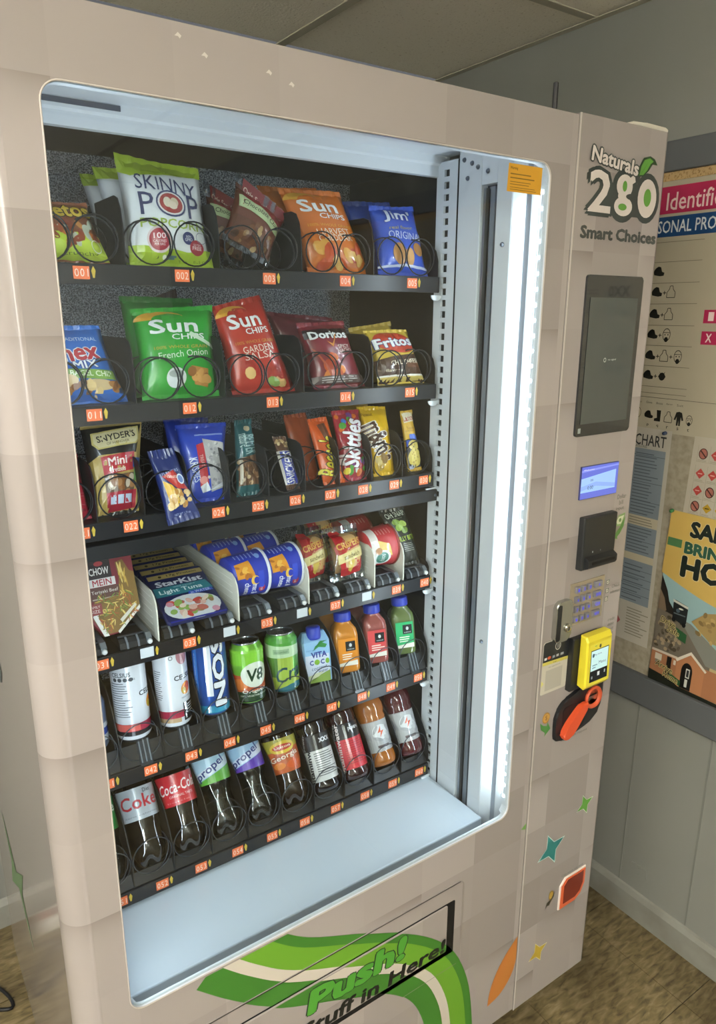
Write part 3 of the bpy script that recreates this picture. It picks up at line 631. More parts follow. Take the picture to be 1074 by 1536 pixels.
# bill acceptor
ba = box('bill_acceptor', .966, 1.063, -.014, .002, 1.114, 1.219, mat('acceptor_black', '#26292b', .4), VM, .003)
prism('bill_mouth', [(-.014, 1.142), (-.024, 1.136), (-.024, 1.124), (-.021, 1.119), (-.014, 1.117)], 'x', .974, 1.060, mat('acceptor_black2', '#1b1d1f', .45), ba, .001)
box('bill_slot', .984, 1.052, -.0246, -.0239, 1.127, 1.132, mat('slot_black', '#050506', .7), ba)
lay('indicator', front_surf(-.0141), 1, 1, [El(.995, 1.149, .0016, .002, '#b9c3cc', 0, 8), El(1.018, 1.149, .0012, .0016, '#7c858c', 0, 8)], ba)
# keypad: steel plate and 16 keys
kp = box('keypad', .957, 1.058, -.002, .001, .998, 1.086, mat('keypad_steel', '#b7ab92', .35, .5), VM, .0006)
cols4 = (.973, .990, 1.007, 1.034)
kd = {}
for w in (.0115, .022):
    b_ = box_bm(-w / 2, w / 2, -.006, 0, -.0065, .0065, .0012); me = bpy.data.meshes.new('key'); bmesh.ops.recalc_face_normals(b_, faces=b_.faces[:]); b_.to_mesh(me); b_.free(); me.materials.append(mat('key_steel', '#a3a4ae', .3, .6)); kd[w] = me
kt = [['1', '2', '3', 'A'], ['4', '5', '6', 'ENTER'], ['7', '8', '9', 'CLR'], ['.', '0', '#', 'NEW']]
for r_ in range(4):
    for c_ in range(4):
        w = .022 if c_ == 3 else .0115; kx, kz = cols4[c_], 1.073 - r_ * .0205
        if True:
            k_ = link('key', kd[w], kp, (kx, -.002, kz))
lay('key_legends', front_surf(-.0081), 1, 1, [T(kt[r_][c_], cols4[c_], 1.073 - r_ * .0205, (.0045 if c_ < 3 else (.004 if r_ == 0 else .014)), .0065, '#4a4dff' if c_ < 3 else '#5a5cff', 0, .03) for r_ in range(4) for c_ in range(4)] , kp, ink('key_glow', .4, 0, .25))
# door handle with lock
hd = prism('door_handle', rrect(.912, .958, .976, 1.060, .012, 6), 'y', -.010, .001, mat('handle_steel', '#bcbfb9', .22, .9), VM, .002)
prism('recess_shade', rrect(.914, .926, .980, 1.054, .004, 4), 'y', -.0104, -.0098, mat('handle_shadow_steel', '#4d5054', .3, .9), hd)  # darker steel plate that paints the shade of the grip recess
lathe('lock_cylinder', [(.0085, 0), (.0085, .003), (.006, .0045), (.003, .0045)], mat('lock_chrome', '#c9c6bb', .18, 1), hd, 20, loc=(.945, -.010, 1.003), rot=(PI / 2, 0, 0))
box('key_slot', .944, .946, -.0150, -.0145, .999, 1.007, mat('slot_black', '#050506', .7), hd)
# payment sticker (its square code is left plain)
lay('payment_sticker', front_surf(-.0001), 1, 1, [P(rrect(.892, .966, .868, .980, .004, 3), '#c9c4b4'), P([(.893, .938), (.966, .935), (.966, .975), (.960, .979), (.897, .979), (.893, .975)], '#25282b'), P([(.893, .931), (.966, .928), (.966, .935), (.893, .938)], '#c9c05a'), Ring(.934, .965, .008, .009, .2, '#c7c8c2'), T(')))', .935, .965, .008, .010, '#c7c8c2'), R(.897, .942, .904, .947, '#d9d9d9'), El(.911, .945, .005, .0035, '#c45a3c'), R(.920, .942, .927, .947, '#8d98a8'), R(.931, .942, .938, .947, '#b9b9b9'), R(.943, .942, .952, .947, '#9aa0a4'), T('tap', .928, .932, .01, .003, '#5a5a35'), T('no signature', .928, .924, .034, .003, '#55584f'), R(.904, .874, .952, .918, '#b3afa2'), P([(.893, .885), (.900, .892), (.893, .900)], '#d8d27a')], VM)
# card reader
cr = box('card_reader', .966, 1.050, -.012, .001, .858, .972, mat('reader_black', '#1e2022', .4), VM, .002)
rb = prism('reader_body', [(-.012, .868), (-.028, .864), (-.034, .872), (-.032, .968), (-.027, .978), (-.012, .978)], 'x', .984, 1.060, mat('reader_yellow', '#e3d437', .35), cr, .003)
def rs(u, v): return (Vector((.984 + (u - .962) * .76, -.0343 + (v - .848) * .018, .873 + (v - .850) * .86)), Vector((0, -1, 0)))
lay('reader_screen', rs, 1, 1, [P(rrect(.968, 1.056, .850, .955, .008, 4), '#c9bd3a'), R(.976, .858, 1.048, .938, '#14171a'), R(.978, .886, 1.046, .936, '#bfe3ea'), T('Pay here', 1.004, .925, .03, .006, '#4e6a74'), T('Menu', 1.024, .903, .028, .008, '#4e6a74'), R(.984, .898, 1.004, .901, '#7aa0aa'), R(.984, .892, .998, .895, '#7aa0aa'), El(.986, .925, .004, .005, '#35566a'), R(1.007, .870, 1.016, .880, '#cfd6da'), R(.983, .866, .988, .873, '#8d969b'), R(1.034, .872, 1.039, .880, '#8d969b'), El(1.012, .944, .004, .005, '#3a3a22'), R(.99, .946, .998, .948, '#6aa04d')], cr, ink('reader_ink', .25, 0, .35))
# coin mechanism
co = [(.940, .757), (.938, .80), (.946, .822), (.965, .838), (.99, .846), (1.02, .858), (1.035, .869), (1.055, .870), (1.074, .858), (1.079, .838), (1.078, .806), (1.068, .78), (1.045, .764), (.985, .752), (.95, .750)]
cm = prism('coin_mechanism', [(p.x, p.y) for p in smooth_path([(a, b, 0) for a, b in co] + [(co[0][0], co[0][1], 0)], 3)[:-1]], 'y', -.008, .001, mat('coin_black', '#17191c', .4), VM, .002)
prism('coin_well', rrect(.957, 1.026, .764, .824, .01, 4), 'y', -.0086, -.0080, mat('coin_well_black', '#0c0d10', .6), cm)
prism('return_lever', [(p.x, p.y) for p in smooth_path([(.950, .769, 0), (.955, .758, 0), (.968, .756, 0), (.985, .770, 0), (1.01, .800, 0), (1.022, .818, 0), (1.012, .823, 0), (.995, .815, 0), (.965, .790, 0), (.950, .769, 0)], 3)[:-1]], 'y', -.022, -.009, mat('lever_orange', '#d9532c', .4), cm, .0025)
lathe('coin_ring', [(.0165, -.001), (.0245, -.001), (.0250, .004), (.0225, .007), (.0180, .004), (.0165, .001)], mat('ring_orange', '#cf5a38', .35), cm, 28, loc=(1.047, -.008, .822), rot=(PI / 2, 0, 0))
lathe('coin_plate', [(.0165, 0), (.0165, .001)], mat('coin_steel', '#8c8a86', .3, .8), cm, 24, loc=(1.047, -.008, .822), rot=(PI / 2, 0, 0))
box('coin_slot', 1.034, 1.058, -.0095, -.0088, .8255, .8285, mat('slot_black', '#050506', .7), cm)
# coin return cup
pocket = [(1.006, .362), (1.022, .378), (1.092, .378), (1.092, .335), (1.080, .310), (1.060, .298), (1.006, .298)]
def inset(pts, k):
    c = Vector((sum(p[0] for p in pts) / len(pts), sum(p[1] for p in pts) / len(pts))); return [(c.x + (p[0] - c.x) * k, c.y + (p[1] - c.y) * k) for p in pts]
rp = prism('coin_return', pocket, 'y', -.003, .001, mat('return_white', '#e8ddd2', .4), VM, .001)
prism('return_cup', inset(pocket, .92), 'y', -.0045, -.0031, mat('return_orange', '#d9653a', .4), rp)
prism('return_flap', [(a, b + .004) for a, b in inset(pocket, .74)], 'y', -.0055, -.0046, mat('return_red', '#7d3528', .12), rp)
# printed signs and ornaments on the wrap
def star(x, z, s, c, edge='#cfd6c4', k=(1, 1)):
    def pts(q): 
        o = []
        for a in range(4):
            t = PI / 2 * a + .35; o.append((x + math.cos(t) * q * k[0], z + math.sin(t) * q * k[1])); t2 = t + PI / 4; o.append((x + math.cos(t2) * q * .40 * k[0], z + math.sin(t2) * q * .40 * k[1]))
        return o
    return [P(pts(s * 1.12), edge), P(pts(s), c)]
lay('green_sparkle', fs, 1, 1, star(1.068, .548, .026, '#5d9a3e'), VM)
lay('teal_sparkle', fs, 1, 1, star(.967, .479, .040, '#2f7f7c', '#b9d0cc'), VM)
lay('yellow_sparkle', fs, 1, 1, star(.951, .214, .028, '#b9a03a', '#d9cf9a'), VM)
lay('green_corner', front_surf(-.0001), 1, 1, [P([(.866, .573), (.880, .583), (.880, .568)], '#6d9a4c')], VM)
lay('orange_leaf', front_surf(-.0001), 1, 1, [P([(p.x, p.y) for p in smooth_path([(.800, .160, 0), (.806, .20, 0), (.824, .24, 0), (.850, .272, 0), (.8804, .298, 0)], 4)] + [(.8804, .238)] + [(p.x, p.y) for p in smooth_path([(.875, .215, 0), (.860, .190, 0), (.835, .168, 0), (.800, .158, 0)], 4)], '#c07a3a')], VM)
lay('bill_sign', fs, 1, 1, [T('Dollar', 1.088, 1.243, .027, .009, '#5a5f52'), T('bill', 1.088, 1.231, .012, .009, '#5a5f52'), T('input', 1.086, 1.218, .024, .009, '#5a5f52'), P([(1.076, 1.190), (1.084, 1.204), (1.105, 1.208), (1.103, 1.196), (1.096, 1.182), (1.082, 1.182)], '#8aa86c'), P([(1.078, 1.192), (1.085, 1.201), (1.102, 1.203), (1.094, 1.186), (1.083, 1.186)], '#cfd6b8'), El(1.090, 1.194, .004, .004, '#6d8c52'), P([(1.106, 1.20), (1.103, 1.18), (1.093, 1.166), (1.085, 1.160), (1.088, 1.155), (1.070, 1.160), (1.074, 1.173), (1.078, 1.168), (1.09, 1.178), (1.098, 1.19)], '#5c8a45')], VM)
ck = []
for z_ in (1.067, 1.049, 1.031): ck += [R(1.066, z_ - .005, 1.076, z_ + .005, '#5a6152'), R(1.0675, z_ - .0036, 1.0745, z_ + .0036, '#c9c1b6'), P([(1.068, z_), (1.071, z_ - .002), (1.078, z_ + .008), (1.071, z_ + .0005)], '#4b5a45')]
lay('selection_sign', fs, 1, 1, ck + [T('Check', 1.098, 1.055, .026, .007, '#5a5f52'), T('selection', 1.097, 1.043, .032, .007, '#5a5f52')], VM)
lay('card_sign', fs, 1, 1, [T('credit', 1.094, .982, .022, .007, '#5a5f52'), T('debit', 1.094, .971, .02, .007, '#5a5f52'), T('card', 1.094, .960, .018, .007, '#5a5f52'), T('input', 1.094, .949, .02, .007, '#5a5f52')], VM)
lay('coin_sign', fs, 1, 1, [El(.916, .812, .011, .012, '#c79a4e'), Ring(.916, .812, .011, .012, .2, '#a87c36'), T('$', .916, .812, .006, .012, '#8d6528'), P([(.899, .806), (.903, .789), (.915, .779), (.914, .771), (.931, .784), (.921, .801), (.919, .793), (.909, .797)], '#4f8a45'), T('Coin return request', 1.008, .742, .082, .0075, '#4d5049')], VM)
lay('return_sign', fs, 1, 1, [El(.980, .352, .008, .012, '#c2a04a'), Ring(.980, .352, .008, .012, .25, '#8d7030'), P([(.990, .358), (.990, .345), (.980, .335), (.976, .327), (.968, .330), (.963, .322), (.967, .338), (.980, .340)], '#3c3a2b'), T('Coin return out items', 1.047, .386, .072, .007, '#4d5049')], VM)
# delivery opening: recessed frame, black gap, push flap with lettering
dl = prism('delivery_frame', rrect(.165, .712, .335, .532, .012, 5), 'y', -.002, .0005, m_wrap, VM, .0012)
lay('frame_groove', front_surf(-.0021), 1, 1, [P([(.165, .5300), (.703, .5300), (.703, .5318), (.165, .5318)], '#2b2a28'), R(.7098, .345, .7116, .525, '#8b827a')], dl)
prism('delivery_opening', rrect(.180, .690, .372, .496, .004, 3), 'y', -.0026, -.0021, mat('opening_black', '#0b0c0d', .6), VM)
fl = prism('push_flap', rrect(.185, .669, .387, .4945, .003, 3), 'y', -.006, -.0028, m_wrap, VM, .0008)
def ribbon(c, off0, off1, col, n=5):
    p = smooth_path([(a, b, 0) for a, b in c], n); A = []; B = []
    for i, q in enumerate(p):
        t = (p[min(i + 1, len(p) - 1)] - p[max(i - 1, 0)]).normalized(); nn = Vector((-t.y, t.x, 0))
        A.append(q + nn * off0); B.append(q + nn * off1)
    return [P([(A[i].x, A[i].y), (A[i + 1].x, A[i + 1].y), (B[i + 1].x, B[i + 1].y), (B[i].x, B[i].y)], col) for i in range(len(p) - 1)]
ctr = [(.205, .640), (.26, .585), (.33, .530), (.45, .470), (.55, .415), (.625, .345), (.668, .255), (.685, .155), (.688, .100)]
sw = ribbon(ctr, .052, .070, '#3f7a2c') + ribbon(ctr, .012, .052, '#6aa02f') + ribbon(ctr, -.008, .012, '#cfc7ba') + ribbon(ctr, -.050, -.008, '#3f7a2c')
def clip_rect(poly, x0, x1, z0, z1):
    for ax, lim, sg in ((0, x0, 1), (0, x1, -1), (1, z0, 1), (1, z1, -1)):
        out = []
        for i in range(len(poly)):
            a, b = poly[i - 1], poly[i]; da, db = sg * (a[ax] - lim), sg * (b[ax] - lim)
            if (da >= 0) != (db >= 0):
                t = da / (da - db); out.append((a[0] + (b[0] - a[0]) * t, a[1] + (b[1] - a[1]) * t))
            if db >= 0: out.append(b)
        poly = out
        if len(poly) < 3: return None
    return poly
def swoosh(name, y, par, *r):
    ds = []
    for d in sw:
        q = clip_rect(d[1], *r)
        if q and abs(sum(q[i - 1][0] * q[i][1] - q[i][0] * q[i - 1][1] for i in range(len(q)))) > 1e-7: ds.append(P(q, d[2]))
    return lay(name, front_surf(y), 1, 1, ds, par, step=0.0)
swoosh('green_swoosh', -.0001, VM, .06, .87, Z0, WZ0 - .004)
swoosh('frame_swoosh', -.0021, dl, .167, .710, .337, .530)
swoosh('flap_swoosh', -.0061, fl, .1865, .6675, .389, .493)
lay('flap_lettering', front_surf(-.0066), 1, 1, OT('Push!', .462, .4605, .215, .052, '#4f9a36', '#26382a', 0, .075, .115, .12) + [T('Stuff in Here!', .503, .4060, .325, .0320, '#1d1f1d', 0, .05, .12)], fl)
for a, b in ((.16, .014), (.19, 0), (.27, -.004), (.30, -.012)):
    lay('scuff', fs, 1, 1, [P([(.058 + a, 1.862 + b), (.062 + a, 1.866 + b), (.066 + a, 1.863 + b), (.064 + a, 1.860 + b), (.062 + a, 1.862 + b)], '#c4bdb8')], VM)
# ------------------------------------------------------------------ trays
LX0, PIT = .078, .0725
def lane(i): return LX0 + PIT * (i + .5)
m_wire = mat('coil_wire', '#1d1f23', .35, .4)
m_wire2 = mat('coil_wire_thin', '#4c5057', .28, .8)
m_tray = mat('tray_steel', '#14161a', .45)
m_rail = mat('price_rail', '#16181d', .33)
m_div = mat('lane_divider', '#101115', .5)
def coil_mesh(r, wire, turns, pitch):
    path = []
    for k in range(25): a = -PI / 2 + .25 + 2 * PI * k / 24 * .99; path.append((r * math.cos(a), 0.0, r * math.sin(a)))
    N = int(turns * 20)
    for k in range(1, N + 1): a = -PI / 2 + .25 + 2 * PI * .99 + 2 * PI * k / 20; path.append((r * math.cos(a), pitch * k / 20, r * math.sin(a)))
    V, F = tube_geo(path, wire, 5)
    return mk('spiral_coil', V, F, m_wire if wire > .0011 else m_wire2, True)
coil_big = coil_mesh(.0315, .0013, 5, .048); coil_mid = coil_mesh(.0320, .0012, 5, .048); coil_thin = coil_mesh(.0340, .0010, 3.5, .072)
ar_pts = [(-.0011, -.0075), (.0011, -.0075), (.0011, .002), (.0030, .002), (0, .008), (-.0030, .002), (-.0011, .002)]
_a = prism_bm(ar_pts, 'y', -.0006, 0); arrow_me = bpy.data.meshes.new('arrow_sticker'); bmesh.ops.recalc_face_normals(_a, faces=_a.faces[:]); _a.to_mesh(arrow_me); _a.free(); arrow_me.materials.append(mat('arrow_yellow', '#d3b23c', .5))
def number_tag(s, x, y, z, par):
    V = []; F = []; C = []
    o = lin('#e8713f')
    V += [(-.011, 0, -.0085), (.011, 0, -.0085), (.011, 0, .0085), (-.011, 0, .0085), (-.011, -.001, -.0085), (.011, -.001, -.0085), (.011, -.001, .0085), (-.011, -.001, .0085)]
    for f in ((4, 5, 6, 7), (0, 1, 5, 4), (1, 2, 6, 5), (2, 3, 7, 6), (3, 0, 4, 7)): F.append(f); C.append(o if s else lin('#c9ced2'))
    if s:
        tv, tf = text_geo(s, .0, 0, 1.15); x0, x1 = min(p[0] for p in tv), max(p[0] for p in tv); y0, y1 = min(p[1] for p in tv), max(p[1] for p in tv); b = len(V)
        V += [((p[0] - (x0 + x1) / 2) * .0185 / (x1 - x0), -.0013, (p[1] - (y0 + y1) / 2) * .0105 / (y1 - y0)) for p in tv]
        for f in tf: F.append(tuple(b + q for q in f)); C.append(lin('#f3d9c6'))
    mobj('number_tag', V, F, ink('tag_ink', .45), par, False, C, (x, y, z))
def hook(par, x, y, z):
    pts = [(.012 * math.cos(PI + PI * k / 8), .010 * math.sin(PI + PI * k / 8)) for k in range(9)]
    prism('hook_tab', pts, 'y', 0, .003, m_white, par, loc=(x, y, z))
def div_prof(floor, h, front=.2405, back=.545):
    return [(front, floor - .012), (front + .001, floor + h * .5), (front + .007, floor + h * .8), (front + .017, floor + h * .95), (front + .032, floor + h), (back, floor + h), (back, floor - .012)]
def div_prof_s(front, zf, h, back=.545):
    P_ = smooth_path([(front, zf - .01, 0), (front + .002, zf + h * .28, 0), (front + .018, zf + h * .56, 0), (front + .045, zf + h * .84, 0), (front + .085, zf + h, 0)], 4)
    return [(p.x, p.y) for p in P_] + [(back, zf + h), (back, zf - .06)]
TR_R = .8035
ROWZ = [1.640, 1.444, 1.270, 1.053, .840, .616]
RY = [.2335, .2335, .2335, .2335, .2335, .2210]
for r in range(6):
    zl_ = ROWZ[r]; fz = zl_ + .0125; y0 = RY[r]
    if r < 4:
        tr = box('tray', .062, TR_R, y0 + .0052, .548, fz - .004, fz, m_tray, VM)
    else:
        s0 = (y0 + .018, zl_ + .046 if r == 4 else zl_ + .030); sl = .07 if r == 4 else .30
        tr = prism('tray', [(y0 + .0052, zl_ - .012), (y0 + .0052, zl_ + .013), s0, (.548, s0[1] - (.548 - s0[0]) * sl), (.548, s0[1] - (.548 - s0[0]) * sl - .004), (s0[0] + .003, s0[1] - .006)], 'x', .062, TR_R, m_tray, VM)
    box('price_rail', .062, TR_R, y0, y0 + .005, zl_ - .0155, zl_ + .0125, m_rail, tr, .0012)
    fh = .096 if r < 3 else 0
    if r < 3:
        bounds = [LX0 + PIT * 2 * k for k in range(1, 5)] if r < 2 else [LX0 + PIT * k for k in range(1, 10)]
        hh = (.096, .094, .086)[r]
        for x in bounds: prism('lane_divider', div_prof(fz, hh), 'x', x - .0008, x + .0008, m_div, tr)
        prism('end_plate', div_prof(fz, .058), 'x', TR_R + .0003, TR_R + .002, m_div, tr)
        me = coil_big if r < 2 else coil_mid
        xs = [LX0 + PIT * (2 * k + 1) + d for k in range(5) for d in (-.0325, .0325)] if r < 2 else [lane(k) for k in range(10)]
        for x in xs: link('spiral_coil', me, tr, (x, .2412, fz + .0335))
    elif r == 3:
        for x in (.230, .3745, .5165, .6665, .7380):
            prof4 = [(.2405, fz - .011), (.2405, fz + .052), (.2440, fz + .066), (.2520, fz + .076), (.264, fz + .0815), (.545, fz + .0815), (.545, fz - .011)]
            dv = prism('white_divider', prof4, 'x', x - .0012, x + .0012, mat('divider_white', '#d5d3c4', .45), tr)
            for q in range(6): box('divider_rib', x - .0018, x - .0012, .262, .54, fz + .010 + q * .012, fz + .0112 + q * .012, mat('divider_rib', '#e4e2d6', .4), tr)
        for k in range(10):
            xc = lane(k) + .004
            pts = [(.240, fz + .001), (.243, fz + .010), (.250, fz + .0155), (.262, fz + .017), (.545, fz + .017), (.545, fz + .001)]
            prism('conveyor_belt', pts, 'x', xc - .024, xc + .018, mat('belt_black', '#16171a', .55), tr)
            for q in range(7):
                yy = .252 + .038 * q; box('belt_cleat', xc - .0235, xc + .0175, yy, yy + .004, fz + .0168, fz + .0195, mat('cleat_grey', '#2e3136', .4), tr)
            for q in (-.012, .006): prism('roller_band', [(.2385, fz + .001), (.2415, fz + .0108), (.250, fz + .0172), (.2555, fz + .0178), (.2555, fz + .016), (.245, fz + .010), (.241, fz + .001)], 'x', xc + q - .0015, xc + q + .0015, mat('band_grey', '#6b7076', .35), tr)
            prism('guide_rail', [(.2385, fz + .002), (.2385, fz + .012), (.246, fz + .019), (.545, fz + .019), (.545, fz + .002)], 'x', xc + .0185, xc + .0275, mat('guide_steel', '#7f8589', .35, .6), tr)
            lathe('roller_pin', [(.0042, 0), (.0042, .004), (.002, .0055)], mat('pin_white', '#d3d5d3', .35), tr, 10, loc=(xc + .023, .2385, fz + .0065), rot=(PI / 2, 0, 0))
        prism('end_plate', div_prof(fz, .03), 'x', TR_R + .0003, TR_R + .002, m_div, tr)
    else:
        zz = zl_ + .024
        for x in [LX0 + PIT * k for k in range(1, 10)]: prism('lane_divider', div_prof_s(y0 + .003, zz, .128 if r == 4 else .120), 'x', x - .0009, x + .0009, m_div, tr)
        prism('end_plate', div_prof_s(y0 + .003, zz, .118), 'x', TR_R + .0003, TR_R + .002, m_div, tr)
        for k in range(10): link('spiral_coil', coil_thin, tr, (lane(k), y0 + .0078, zl_ + (.053 if r == 4 else .060)))
        if r == 4:
            for k in range(10):
                xc = lane(k) + .006
                cl = prism_bm([(y0 - .0005, zl_ + .012), (y0 + .003, zl_ + .016), (y0 + .019, zl_ + .050), (y0 + .022, zl_ + .049), (y0 + .006, zl_ + .012)], 'x', xc - .011, xc + .011, .0006)
                c_ = from_bm('lane_clip', cl, mat('clip_grey', '#33373c', .2, .1), tr)
                for q in (-.0075, 0, .0075): prism('clip_rib', [(y0 + .0012, zl_ + .017), (y0 + .0172, zl_ + .051), (y0 + .0186, zl_ + .0505), (y0 + .003, zl_ + .0165)], 'x', xc + q - .001, xc + q + .001, mat('clip_rib', '#6d747b', .2), tr)
    # tags
    if r < 2: tags = [('%03d' % (r * 10 + k + 1), LX0 + PIT * (2 * k + 1) + .0075) for k in range(5)]
    elif r == 3: tags = [(s, .134 + .0726 * k) for k, s in enumerate(('031', '', '033', '', '035', '', '037', '', '039', '040'))]
    else: tags = [('%03d' % (r * 10 + k + 1), lane(k) + .0105) for k in range(10)]
    for s, x in tags:
        if r == 2 and s == '023': continue
        number_tag(s, x, y0 - .0001, zl_ + (0 if s else .002), tr)
        link('arrow_sticker', arrow_me, tr, (x + .0165, y0 - .0001, zl_ + .001))
    hook(tr, TR_R - .004, y0 + .003, zl_ - .020)
zb = box('zone_bar', .062, .8135, .232, .262, 1.2235, 1.2475, m_blacks, VM, .002)
lathe('bar_screw', [(.003, 0), (.003, .001), (.0012, .0016)], mat('bolt_grey', '#6d7480'), zb, 12, loc=(.808, .232, 1.2355), rot=(PI / 2, 0, 0))
box('side_bracket', .806, XR - .0015, .2405, .545, 1.225, 1.246, m_blacks, VM)
# ------------------------------------------------------------------ snack bags
m_seal = {}
def film(hexc, rough=.28): return mat('film_' + hexc, hexc, rough, coat=.35, bump=(55, .22))
def bag(name, label, q, color, decals, cat='snack pack', bulge=.018, seal=None, group=None, pinch=.05, seed=0, clear=False, n=(12, 14), seal_h=(.05, .06)):
    TL, TR, BR, BL = [Vector(p) for p in q]
    base = (BL + BR) / 2; t = thing(name, label, cat, base, group=group)
    W = ((TR - TL).length + (BR - BL).length) / 2; H = ((TL - BL).length + (TR - BR).length) / 2
    nrm = ((TR + BR - TL - BL).cross(TL + TR - BL - BR)).normalized()
    if nrm.y > 0: nrm = -nrm
    rr = random.Random(seed * 13 + 5); ph = [rr.uniform(0, 6.28) for _ in range(6)]
    s0, s1 = seal_h
    def S(u, v, side=1):
        uu = u + pinch * (.5 - u) * math.sin(PI * min(max(v, 0), 1))
        p = (BL * (1 - uu) + BR * uu) * (1 - v) + (TL * (1 - uu) + TR * uu) * v
        w = min(max((v - s0) / (1 - s0 - s1), 0), 1); e = (max(0, 4 * u * (1 - u)) ** .55) * (max(0, 4 * w * (1 - w)) ** .5)
        wr = .0016 * math.sin(14 * u + ph[0] + 6 * v) * math.sin(9 * v + ph[1] + 4 * u) + .0022 * math.sin(34 * u + ph[2]) * (math.exp(-9 * w) + math.exp(-9 * (1 - w))) * min(1, 6 * w * (1 - w) * 4)
        k = min(1, e * 2.5)
        return p + nrm * (side * bulge * e * (1 if side > 0 else .55) + wr * k * (1 if side > 0 else .5)) - base
    def SN(u, v):
        h = .01; p = S(u, v); a = S(min(u + h, 1), v) - S(max(u - h, 0), v); b = S(u, min(v + h, 1)) - S(u, max(v - h, 0)); m_ = a.cross(b)
        m_ = m_.normalized() if m_.length > 1e-9 else nrm.copy()
        if m_.dot(nrm) < 0: m_ = -m_
        return p, (m_ * .5 + nrm * .5).normalized()
    nu, nv = n; V = []; F = []; ring = 2 * nu
    vs = [s0 * .6 + (1 - (s0 + s1) * .6) * j / nv for j in range(nv + 1)]
    for v in vs:
        for i in range(nu + 1): V.append(S(i / nu, v))
        for i in range(nu - 1, 0, -1): V.append(S(i / nu, v, -1))
    for j in range(nv):
        for i in range(ring): F.append((j * ring + i, j * ring + (i + 1) % ring, (j + 1) * ring + (i + 1) % ring, (j + 1) * ring + i))
    m_ = thin_glass('clear_film', '#e9eef0', .16, .10) if clear else film(color)
    mobj('film', V, F, m_, t, True)
    if clear:
        V = []; F = []
        for j in range(nv + 1):
            v = .14 + .72 * j / nv
            for side in (1, -1):
                for i in (range(nu + 1) if side > 0 else range(nu - 1, 0, -1)):
                    c0 = S(.5, .5, side); V.append(S(.10 + .80 * i / nu, v, side) * .97 + (base * 0 + S(.10 + .80 * i / nu, v, -side)) * .03 - nrm * (.003 if side > 0 else -.003))
        for j in range(nv):
            for i in range(ring): F.append((j * ring + i, j * ring + (i + 1) % ring, (j + 1) * ring + (i + 1) % ring, (j + 1) * ring + i))
        F.append(tuple(range(ring))[::-1]); F.append(tuple(nv * ring + k for k in range(ring)))
        mobj('bread', V, F, mat('bread', '#a8743f', .8, noise=(40, '#c9a06a', .4, .7)), t, True)
    sm = thin_glass('clear_film', '#e9eef0', .16, .10) if clear or seal == 'clear' else film(seal or color)
    for nm, va, vb in (('bottom_seal', -.015, s0), ('top_seal', 1 - s1, 1.015)):
        V = []; F = []; N = 26
        for k in range(N + 1):
            u = k / N; z = .0011 * math.sin(u * 40 + seed) + .0018 * math.sin(u * 7 + ph[3])
            for v in (va, (va + vb) / 2, vb):
                uu = .5 + (u - .5) * 1.005; p = (BL * (1 - uu) + BR * uu) * (1 - v) + (TL * (1 - uu) + TR * uu) * v
                V.append(p + nrm * z * (1 if (v == va) == (nm == 'bottom_seal') else .4) - base)
        for k in range(N):
            for j in range(2): F.append((k * 3 + j, (k + 1) * 3 + j, (k + 1) * 3 + j + 1, k * 3 + j + 1))
        kk = len(V); V += [v_ + (-nrm) * .0005 for v_ in V]; F += [tuple(q_ + kk for q_ in f)[::-1] for f in F]
        mobj(nm, V, F, sm, t, False)
    if decals:
        G = [[SN(i / nu, v) for i in range(nu + 1)] for v in vs]; dv = vs[1] - vs[0]
        def GS(u, v):                                                      # the print lies on the facets of the film
            i = min(max(int(u * nu + 1e-6), 0), nu - 1); j = min(max(int((v - vs[0]) / dv + 1e-6), 0), nv - 1); a = u * nu - i; b = (v - vs[j]) / dv
            k = ((1 - a) * (1 - b), a * (1 - b), (1 - a) * b, a * b); q = (G[j][i], G[j][i + 1], G[j + 1][i], G[j + 1][i + 1]); p = Vector(); n_ = Vector()
            for w_, (pp, nn) in zip(k, q): p += pp * w_; n_ += nn * w_
            return p, n_.normalized()
        lay('print', GS, W, H, decals, t, ink('film_ink', .3, .25), [i / nu for i in range(1, nu)], vs[1:-1], .0012, .00012)
    return t
